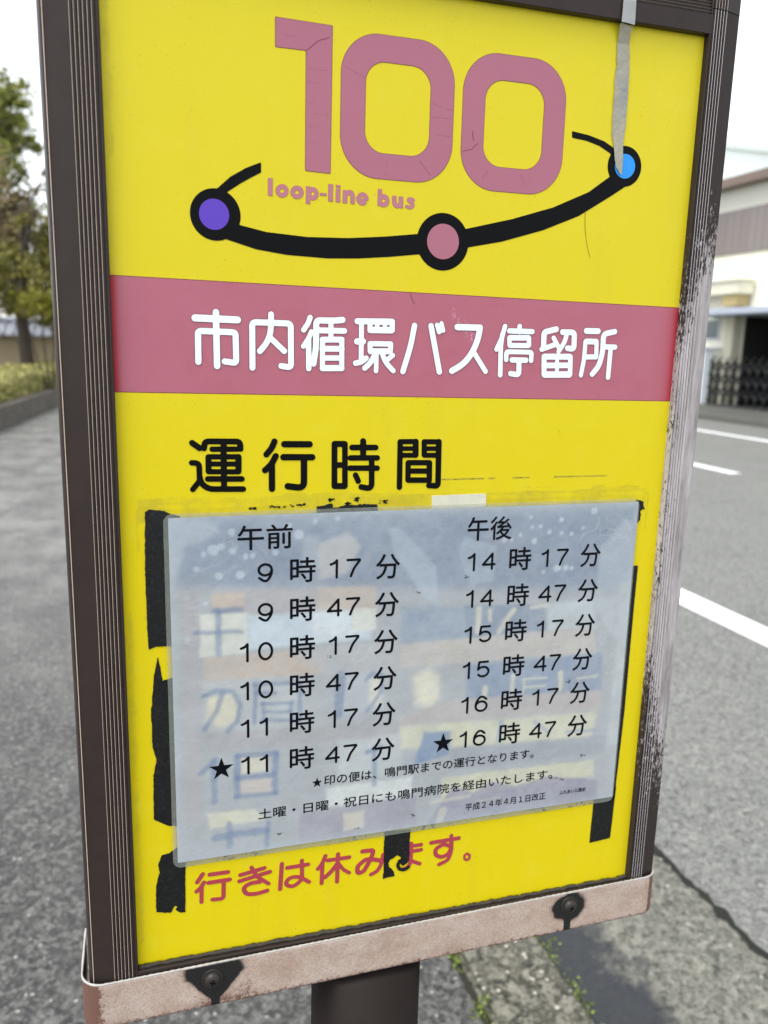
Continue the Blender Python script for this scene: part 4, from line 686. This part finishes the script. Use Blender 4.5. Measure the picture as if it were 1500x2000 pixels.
it+=[('午前',63.2,94.6,301.4,287.2),('午後',204.2,233.9,302.2,287.4),
 ('印の便は、鳴門駅までの運行となります。',115.2,259.9,455.7,449.0),
 ('土曜・日曜・祝日にも鳴門病院を経由いたします。',73.9,275.1,473.0,466.0),
 ('平成２４年４月１日改正',211.8,271.2,488.3,482.9),('ふれあい公園前',281.8,302.3,486.6,483.5)]
txt=type_mesh(it,'printed_text',M['print'],-1.85)
# follow the slight waviness of the sheet
for v in txt.data.vertices:
    X=v.co.x*1000; Z=(TOPZ-v.co.z)*1000
    v.co.y=(v.co.y*1000+1.85+bulge(X,Z)-.12-.10)/1000
adopt(txt,ttb)
f,b=stroke_sdf(DIG); adopt(sdf_sheet('printed_digits',f,b,.33,0,M['print'],None,yfun=lambda x,z:bulge(x,z)-.25),ttb)
def star(cx,cz,r):
    return [(cx+(r if k%2==0 else r*.39)*math.sin(k*math.pi/5),cz-(r if k%2==0 else r*.39)*math.cos(k*math.pi/5)) for k in range(10)]
for cx,cz,r in ((52.0,435.9,7.5),(193.8,437.0,7.4),(110.6,453.2,3.5)):
    P=star(cx,cz,r); adopt(sdf_sheet('star_mark',lambda X,Z,P=P:poly_d(X,Z,P),pbox(P),.3,0,M['print'],None,yfun=lambda x,z:bulge(x,z)-.26),ttb)
sm=[]
for x,z in FLECKS:
    for k in range(8):
        a=rnd.gauss(0,1.1);c=rnd.gauss(0,.5); sm.append((rnd.uniform(.1,.55),0,0,[(x+a,z+c),(x+a+rnd.gauss(0,.7),z+c+rnd.gauss(0,.5))]))
f,b=stroke_sdf(sm); tag(adopt(sdf_sheet('mould_speck',f,b,.25,0,mat_dirt('mould',(70,72,74)),None,yfun=lambda x,z:bulge(x,z)-.3),ttb),kind='stuff')

# ---------------------------------------------------------------- ground
RZ=-.10
def plane(name,x0,x1,y0,y1,z,mat,cut=1): return tag(mesh(name,[(x0,y0,z),(x1,y0,z),(x1,y1,z),(x0,y1,z)],[(0,1,2,3)],mat),kind='structure')
gm=ground_mat('earth',(110,108,96),(128,124,110),(150,148,140),.1,20)
plane('ground',-900,900,-900,1400,-.16,gm.m)
pm=ground_mat('old_pavement_asphalt',(22,22,21),(66,66,62),(206,202,192),.13,80,rough=.5,spec=.6,patch=46,dark=(22,22,22))
yy_=pm.sep(pm.co())[1]; far_=pm.n('MapRange'); far_.inputs[1].default_value=2.2; far_.inputs[2].default_value=6.5; pm.l(pm.math('ADD',yy_,pm.math('MULTIPLY',pm.noise(1.3,5,.6),1.6)),far_.inputs[0])
pm.set(base=pm.mix(pm.math('MULTIPLY',far_.outputs[0],.55),pm.base,pm.mix(pm.ramp(pm.noise(3.2,7,.75,v=pm.mp((1,.6,1))),(.38,0),(.62,1)),lin((96,97,93)),lin((158,158,152)))))  # glare on the distant asphalt painted in as a paler colour
o=tag(MB().box(-60,.645,-40,160,-.15,0).build('pavement',pm.m),kind='structure')
km=ground_mat('kerb_concrete',(54,53,43),(104,102,88),(222,217,202),.22,70,rough=.75,dark=(58,58,46),patch=50)
k=MB()
yy=-39.6
while yy<150: k.box(.665,.868,yy,yy+.592,-.15,.004,bev=.012); yy+=.6
tag(k.build('kerb',km.m),kind='structure')
k=MB().box(.646,.664,-40,160,-.15,-.012); tag(k.build('kerb_joint',mat_plain('joint_soil',(44,42,34),.9,.4,60)),kind='structure')
# concrete gutter with a wet strip against the kerb
gt=ground_mat('gutter_concrete',(90,91,82),(124,123,112),(184,182,170),.07,74,rough=.7,dark=(76,76,68),patch=40)
x=gt.sep(gt.co())[0]; wet=gt.math('ADD',gt.math('MULTIPLY',gt.math('SUBTRACT',1.13,x),7.5),gt.math('MULTIPLY',gt.math('SUBTRACT',gt.noise(5,6,.65),.5),3.2))
y_=gt.sep(gt.co())[1]; 
wf=gt.ramp(wet,(.25,0),(.65,1))
gt.set(base=gt.mix(gt.math('MULTIPLY',wf,.93),gt.base,lin((40,43,48))),rough=gt.mix(wf,(.7,)*3+(1,),(.26,)*3+(1,)))
plane('gutter',.868,1.444,-40,160,RZ+.001,gt.m)
rm=ground_mat('road_asphalt',(108,109,105),(138,139,133),(170,169,161),.08,90,rough=.7,spec=.4,dark=(90,92,88),patch=42)
plane('road',1.444,12.28,-200,500,RZ,rm.m)
# open joint between gutter and road, with a broken edge
jt=MB(); n_=700; xs=[1.443+.016*float(fbm(np.array(i*.02),np.array(0.),.12,3))+rnd.uniform(-.004,.004) for i in range(n_+1)]; ys=[-1+i*.02 for i in range(n_+1)]
jt.add([(xs[i]-.004-rnd.random()**2*.018,ys[i],RZ+.006) for i in range(n_+1)]+[(xs[i]+.005+rnd.random()**2*.016,ys[i],RZ+.006) for i in range(n_+1)],[(i,i+n_+1,i+n_+2,i+1) for i in range(n_)])
tag(jt.build('gutter_joint',mat_plain('joint_dirt',(24,26,20),.9,.5,80)),kind='structure')
wm=N('road_paint'); wm.set(base=wm.mix(wm.ramp(wm.noise(60,6,.7),(.25,0),(.4,1)),lin((188,190,186)),lin((238,240,238))),rough=.6)
def line(x0,x1,y0,y1): return plane('lane_marking',x0,x1,y0,y1,RZ+.004,wm.m)
line(3.03,3.24,-40,200); line(10.32,10.52,-40,200)
for k in range(-3,14):
    y0=7.86+10*k; line(7.02,7.20,y0,y0+5.0) if k!=99 else None
fk=MB().box(12.29,12.48,-60,200,-.15,.0,bev=.01); tag(fk.build('far_kerb',mat_plain('far_kerb_concrete',(90,90,82),.8,.2,4)),kind='structure')
plane('far_pavement',12.482,16.2,-60,200,-.004,ground_mat('far_pavement_asphalt',(88,88,82),(104,104,98),(130,130,125),.1,40).m)

# weeds in the joints
def leafmat(name,c1,c2,trans=.3):
    n=N(name); f=n.noise(3,4,.6); g=n.n('ObjectInfo')
    base=n.mix(n.ramp(f,(.35,0),(.65,1)),lin(c1),lin(c2))
    v=n.attr('lv'); base=n.mix(v,base,lin(tuple(min(255,x*1.35+10) for x in c2)))
    n.set(base=base,rough=.6,spec=.3); n.p.inputs['Transmission Weight'].default_value=0
    tr=n.n('BsdfTranslucent'); n.l(base,tr.inputs[0]); ms=n.n('MixShader'); ms.inputs[0].default_value=trans
    n.l(n.p.outputs[0],ms.inputs[1]); n.l(tr.outputs[0],ms.inputs[2]); n.l(ms.outputs[0],n.o.inputs[0]); return n.m
def leaves(name,pts,size,mat,parent=None,flat=.3,seed=0,asp=.55):
    r=np.random.RandomState(seed); n=len(pts); P=np.array(pts)
    a=r.randn(n,3);a/=np.linalg.norm(a,axis=1)[:,None]; b=r.randn(n,3); b-=a*(a*b).sum(1)[:,None]; b/=np.linalg.norm(b,axis=1)[:,None]
    s=size*(.6+.8*r.rand(n))[:,None]; c=np.cross(a,b)*s*.12
    v=np.stack([P-a*s,P+b*s*asp+c,P+a*s,P-b*s*asp+c],1).reshape(-1,3)
    me=bpy.data.meshes.new(name); me.from_pydata(v.tolist(),[],[(4*i,4*i+1,4*i+2,4*i+3) for i in range(n)]); me.materials.append(mat)
    at=me.attributes.new('lv','FLOAT','POINT'); at.data.foreach_set('value',np.repeat(r.rand(n)**2*.8,4))
    o=bpy.data.objects.new(name,me); COL.objects.link(o)
    if parent: adopt(o,parent)
    return o
wl=leafmat('weed_leaf',(66,80,30),(118,134,56))
pts=[]
for cx,cz,y0,y1,n_ in ((.880,RZ,.70,1.35,58),(.655,0,.80,1.10,10),(.882,RZ,1.3,4,40)):
    for k in range(n_):
        yy=rnd.uniform(y0,y1); r_=rnd.uniform(.006,.022); xx=cx+rnd.gauss(0,.008)
        hz=.1 if cz<0 else 0
        for j in range(rnd.randint(8,26)): pts.append((xx+rnd.gauss(0,r_*.7),yy+rnd.gauss(0,r_),cz+hz*rnd.random()+abs(rnd.gauss(0,r_*.55))))
tag(leaves('weeds',pts,.0042,wl,seed=3),'small green weeds and moss growing in the kerb joints','weeds',kind='stuff')

# ---------------------------------------------------------------- left: raised bed, hedge, wall, trees
def bedx(y): return -2.93+.0815*y
bed=MB()
for a in range(14):
    y0=4+a*2.0; y1=y0+1.985
    v=[];
    for (yy) in (y0,y1):
        x_=bedx(yy); v+=[(x_,yy,0),(x_,yy,.33),(x_-.14,yy,.345),(x_-.14,yy,0)]
    bed.add(v,[(0,4,5,1),(1,5,6,2),(2,6,7,3),(0,1,2,3),(4,7,6,5)])
bm_=ground_mat('bed_wall_concrete',(84,78,70),(112,106,96),(146,140,130),.08,30,dark=(82,76,70))
tag(bed.build('bed_wall',bm_.m),'low weathered concrete wall holding up the hedge bed','low wall')
tag(mesh('bed_soil',[(bedx(4)-.14,4,.25),(bedx(32)-.14,32,.25),(-9,32,.25),(-9,4,.25)],[(0,1,2,3)],mat_plain('bed_earth',(58,50,42),.9,.3,5)),kind='structure')
hp=[]
for k in range(26000):
    yy=rnd.uniform(6,24); x_=bedx(yy)-.22-rnd.random()*1.0; top=.70+.05*math.sin(yy*2.1)+.04*math.sin(yy*5.3+x_*3)
    zz=rnd.uniform(.33,top)
    if rnd.random()<.55: zz=top-abs(rnd.gauss(0,.05))
    elif rnd.random()<.7: x_=bedx(yy)-.2-abs(rnd.gauss(0,.07))
    if math.sin(yy*3.7+zz*9)+math.sin(yy*8.1)<-1.3 and zz<top-.15: continue
    hp.append((x_,yy,zz))
hedge=empty('hedge',(-2.4,14,.25),'clipped yellow green hedge above the low concrete wall','hedge')
leaves('foliage',hp,.042,leafmat('hedge_leaf',(118,118,72),(164,160,104),.25),hedge,seed=5)
hsm=mat_plain('hedge_stem',(70,58,44),.9)
for k in range(14):
    hc=MB(); y0=6+k*1.25; hc.tube([(bedx(y0)-.7+rnd.uniform(-.2,.2),y0,.25),(bedx(y0)-.6+rnd.uniform(-.3,.3),y0+.1,.62)],[.025,.008],5)
    adopt(hc.build('stem',hsm),hedge)
# old garden wall with a tiled coping
gw=empty('garden_wall',(-5,25,0),'beige plastered garden wall with grey tiled coping behind the hedge','wall')
b=MB().box(-22,-1.05,24.9,25.15,0,1.37); adopt(b.build('plaster',mat_plain('beige_plaster',(178,162,130),.85,.12,1.2)),gw)
b=MB()
b.add([(-22,24.55,1.40),(-1,24.55,1.40),(-1,25.02,1.74),(-22,25.02,1.74),(-22,25.5,1.40),(-1,25.5,1.40),(-22,24.55,1.36),(-1,24.55,1.36),(-1,25.5,1.36),(-22,25.5,1.36)],[(0,1,2,3),(3,2,5,4),(6,7,1,0),(9,8,7,6),(4,5,8,9)])
xx=-22
while xx<-1:
    b.tube([(xx,24.53,1.425),(xx,25.02,1.78)],.035,6); xx+=.25
b.tube([(-22,25.02,1.80),(-1,25.02,1.80)],.08,8)
adopt(b.build('coping',mat_plain('grey_tiles',(164,168,178),.35,.25,2,spec=.7)),gw)
b=MB(); xx=-21.5
while xx<-1: b.box(xx,xx+.09,24.80,24.895,0,1.34); xx+=5.4
adopt(b.build('post',mat_plain('dark_timber',(52,42,34),.8)),gw)

def PX(px,py,Y):  # rough helper laying the crowns out in metres
    k=(Y+.455)/18.455
    return ((-2.64+.0098*px+.0006*(655-py))*k+.012*(1-k)*0, Y, 1.35+(.01+.00966*(655-py))*k)
def tree(label,base,clumps,leafm,barkm,n_per,leaf,seed,twigs=0,trunk_r=.15,lean=(0,0)):
    t=empty('tree',(base[0],base[1],0),label,'tree',None)
    r=random.Random(seed); tb=MB()
    zc=sum(c[2] for c in clumps)/len(clumps); top=Vector((base[0]+lean[0],base[1]+lean[1],min(zc,2.6)))
    b0=Vector((base[0],base[1],0)); mid=[b0.lerp(top,u)+Vector((r.uniform(-.05,.05),r.uniform(-.05,.05),0)) for u in (.0,.25,.5,.75,1)]
    tb.tube(mid,[trunk_r*x_ for x_ in (1.25,1.05,.95,.85,.75)],10)
    for c in clumps:
        c3=Vector(c[:3]); m1=top.lerp(c3,.45)+Vector((r.uniform(-.3,.3),r.uniform(-.3,.3),.25)); tb.tube([top,m1,c3],[trunk_r*.5,trunk_r*.28,trunk_r*.08],6)
        for k in range(5+twigs):
            e=c3+Vector((r.gauss(0,1),r.gauss(0,1),r.gauss(0,.8)))*c[3]*.75; q=m1.lerp(c3,r.uniform(.3,1)); tb.tube([q,q.lerp(e,.5)+Vector((0,0,.06)),e],[trunk_r*.1,trunk_r*.07,.008],4)
    adopt(tb.build('trunk',barkm,smooth=True),t)
    P=[]
    for c in clumps:
        nn=int(n_per*c[3]**2*c[4]); 
        subs=[(r.gauss(0,.55),r.gauss(0,.55),r.gauss(0,.42),r.uniform(.16,.34)) for _ in range(max(5,int(16*c[3])))]
        for k in range(nn):
            s_=r.choice(subs); P.append((c[0]+(s_[0]+r.gauss(0,s_[3]*.62))*c[3],c[1]+(s_[1]+r.gauss(0,s_[3]*.62))*c[3],c[2]+(s_[2]+r.gauss(0,s_[3]*.45))*c[3]))
    leaves('crown',P,leaf,leafm,t,seed=seed); return t
bark=mat_plain('tree_bark',(64,56,46),.9,.3,8)
def CL(px,py,rp,Y,d=1.0):
    x_,y_,z_=PX(px,py,Y); return (x_,y_,z_,rp*.0098*(Y+.455)/18.455*1.5,d)
tree('tall olive green tree with a straight trunk behind the left hedge',(-2.42,20),
 [CL(90,440,34,20),CL(60,520,40,20),CL(105,560,34,20),CL(20,540,45,20),CL(130,470,50,20.5),CL(160,560,60,20.5),CL(100,500,30,19.5),CL(40,590,30,19.7,1.2),CL(180,400,50,21),CL(88,312,16,20,.8),CL(106,345,14,20,.8),CL(210,470,60,21),CL(85,610,22,19.8,1.1)],
 leafmat('olive_leaf',(66,68,32),(120,116,58)),bark,3700,.052,11,trunk_r=.15)
tree('brownish sparse tree with dry twigs beyond the hedge at far left',(-4.4,23),
 [CL(15,430,45,22,.9),CL(-40,470,70,22),CL(30,380,28,22,.7),CL(-60,380,60,23),CL(10,480,40,22),CL(-20,560,55,22.5)],
 leafmat('dry_leaf',(92,82,58),(138,126,92)),bark,2600,.055,12,twigs=26,trunk_r=.16)
tree('tall green tree reaching over the brownish tree at far left',(-6.2,27),
 [CL(14,195,22,26),CL(30,225,14,26),CL(-20,240,45,26),CL(8,285,18,26,.8),CL(-50,330,60,26),CL(-70,240,60,27),CL(55,262,9,26,.7),CL(-30,180,30,26),CL(44,330,9,26,.6)],
 leafmat('mid_leaf',(88,96,42),(136,140,72)),bark,2300,.07,13,trunk_r=.2)
sh=empty('shrub',(-1.4,16,.2),'bright yellow green shrub below the olive tree','shrub')
P=[(-1.62+rnd.gauss(0,.22),17+rnd.gauss(0,.25),2.0+rnd.gauss(0,.10)) for _ in range(1100)]
leaves('crown',P,.05,leafmat('yellow_leaf',(84,88,26),(116,114,40)),sh,seed=15)
for dx in (-.3,0,.28): adopt(MB().tube([(-1.6,17,0),(-1.7+dx*.5,17,.9),(-1.75+dx,17,1.9)],[.03,.02,.008],6).build('stem',bark),sh)

# ---------------------------------------------------------------- right: buildings across the road
FX=15.58
bd=empty('factory_building',(FX,25,0),'cream factory building with grey cladding band and brown roof edge across the road','building')
def bp(name,mb,mat,par=None,**k): return adopt(mb.build(name,mat,**k),par or bd)
cream=mat_plain('cream_render',(240,238,220),.85,.06,1.5)
cl=N('grey_cladding'); wv=cl.n('TexWave',bands_direction='Y'); wv.inputs['Scale'].default_value=1.1; cl.l(cl.co(),wv.inputs['Vector'])
cl.set(base=cl.mix(cl.ramp(cl.noise(.9,4,.6,v=cl.mp((1,1,.1))),(.35,0),(.65,1)),cl.mix(wv.outputs['Fac'],lin((126,118,114)),lin((138,130,126))),lin((118,110,106))),rough=.6)
bp('wall',MB().box(FX,FX+12,18.12,60,0,4.02).box(FX+1.6,FX+12,4,18.1,0,2.36).box(FX,FX+12,4,18.1,2.38,4.02),cream)
bp('cladding_band',MB().box(FX-.06,FX+12,4,60,4.03,5.15),cl.m)
sd_=N('pale_siding'); wv=sd_.n('TexWave',bands_direction='Y'); wv.inputs['Scale'].default_value=2.4; sd_.l(sd_.co(),wv.inputs['Vector']); sd_.set(base=sd_.mix(wv.outputs['Fac'],lin((196,196,184)),lin((212,212,200))),rough=.6)
bp('upper_siding',MB().box(FX,FX+12,4,60,5.155,5.72),sd_.m)
bp('roof_edge',MB().box(FX-.35,FX+12,4,60,5.73,5.95),mat_plain('brown_fascia',(120,104,94),.6,.1,1))
r=MB(); r.add([(FX-.35,4,5.953),(FX-.35,60,5.953),(FX+6,60,6.9),(FX+6,4,6.9),(FX+12,4,5.953),(FX+12,60,5.953)],[(0,3,2,1),(3,4,5,2),(0,4,3),(1,2,5)]); bp('roof',r,mat_plain('pale_roof',(196,198,196),.6,.06,1))
wfm=mat_plain('window_frame',(206,210,212),.5,.05,3)
wo_=bp('window',MB().box(FX-.05,FX+.02,19.0,21.0,1.74,1.79).box(FX-.05,FX+.02,19.0,21.0,2.27,2.30).box(FX-.05,FX+.02,19.0,19.05,1.791,2.269).box(FX-.05,FX+.02,20.95,21.0,1.791,2.269),wfm)
bp('pane',MB().box(FX-.03,FX-.012,19.052,20.948,1.792,2.268),N('window_glass').set(base=lin((84,98,106)),rough=.12,spec=.8),wo_)
bp('sill',MB().box(FX-.14,FX-.002,18.6,21.2,1.50,1.56),wfm,wo_)
bp('canopy',MB().box(FX-1.1,FX-.002,4,19.35,2.36,2.52,bev=.02),mat_plain('canopy_metal',(172,180,192),.5,.08,2))
bp('ledge',MB().box(FX-.55,FX-.062,17.8,22,2.92,3.24,bev=.02).box(FX-.6,FX-.062,17.75,22,3.245,3.30),mat_plain('ledge_paint',(214,210,190),.7,.08,2))
bp('ledge_bracket',MB().box(FX-.45,FX-.062,17.95,18.5,2.62,2.915),mat_plain('stained_bracket',(176,158,112),.8,.2,4))
bp('upper_window',MB().box(FX-.03,FX+.01,18.9,20.5,3.36,3.80),mat_plain('pale_blue_glass',(196,212,220),.25,.05,2))
bp('column',MB().box(FX-.30,FX-.002,18.14,18.5,0,2.355,bev=.02),mat_plain('column_render',(206,202,182),.85,.08,2))
bp('doorway',MB().box(FX+1.2,FX+1.55,4,18.1,0,2.36).box(FX+.04,FX+1.195,18.04,18.112,0,2.355),mat_plain('interior_shade',(22,22,22),.9,.2,2))  # shade inside the doorway put in as near-black boxes
dpm=mat_plain('dark_post',(58,56,54),.7)
for y_p in (16.7,15.2,13.2): bp('doorway_post',MB().box(FX+.9,FX+1.1,y_p,y_p+.15,0,2.35),dpm)
pl=empty('gate_pillar',(FX-.5,20,0),'white gate pillar wall with a dark letter slot beside the black gate','gate pillar')
bp('pillar_body',MB().box(FX-.75,FX-.45,18.62,22.5,0,1.46,bev=.015),mat_plain('white_pillar',(226,234,240),.8,.04,2),pl)
bp('pillar_cap',MB().box(FX-.79,FX-.41,18.58,22.5,1.462,1.50),mat_plain('pillar_cap_stone',(200,204,206),.8,.05,2),pl)
bp('letter_slot',MB().box(FX-.765,FX-.74,19.12,19.32,1.06,1.20),mat_plain('slot_dark',(36,38,40),.6),pl)
gt_=empty('sliding_gate',(FX-.6,16,0),'black metal accordion gate with hooped tops across the factory entrance','gate')
g=MB(); yy=18.50; i=0
while yy>9.5:
    g.box(FX-.62,FX-.58,yy-.06,yy,.06,1.22)
    g.tube([(FX-.6,yy-.02,1.2),(FX-.6,yy-.06,1.27),(FX-.6,yy-.12,1.30),(FX-.6,yy-.17,1.25)],.012,6)
    yy-=.30; i+=1
gpost=bp('upright',g,mat_plain('black_gate_paint',(24,25,27),.4),gt_)
g=MB(); yy=18.48
while yy>9.7:
    for z0 in (.12,.46,.8):
        g.tube([(FX-.66,yy,z0),(FX-.66,yy-.3,z0+.34)],.022,5); g.tube([(FX-.545,yy,z0+.34),(FX-.545,yy-.3,z0)],.022,5)
    yy-=.30
bp('lattice',g,mat_plain('gate_lattice_paint',(20,21,24),.5),gt_)
bp('bottom_rail',MB().box(FX-.64,FX-.56,9.5,18.5,.0,.055),mat_plain('gate_rail',(40,40,40),.5),gt_)
wh=empty('warehouse',(30,45,0),'pale warehouse rising behind the factory roof','building')
bp('wall',MB().box(17.5,46,30.2,60,5,9.75),mat_plain('pale_metal_wall',(232,238,234),.6,.02,.3),wh)
bp('base_wall',MB().box(28,46,30.25,60,0,4.99),mat_plain('pale_metal_base',(222,226,222),.6,.02,.3),wh)
bp('roof',MB().box(17.3,46.2,30.0,60.2,9.76,9.98),mat_plain('pale_roof_sheet',(214,222,216),.5,.02,.3),wh)
# overhead wire
wr=MB(); pts=[]
for k in range(41):
    u=k/40; x_=8.2+(15.5-8.2)*u; pts.append((x_,14.55+0*u,4.95+.437*(x_-8.2)+.16*(2*u-1)**2-.16))
wr.tube(pts,.006,5); tag(wr.build('overhead_wire',mat_plain('wire_sheath',(70,72,76),.6)),'thin overhead wire crossing the white sky at right','wire')
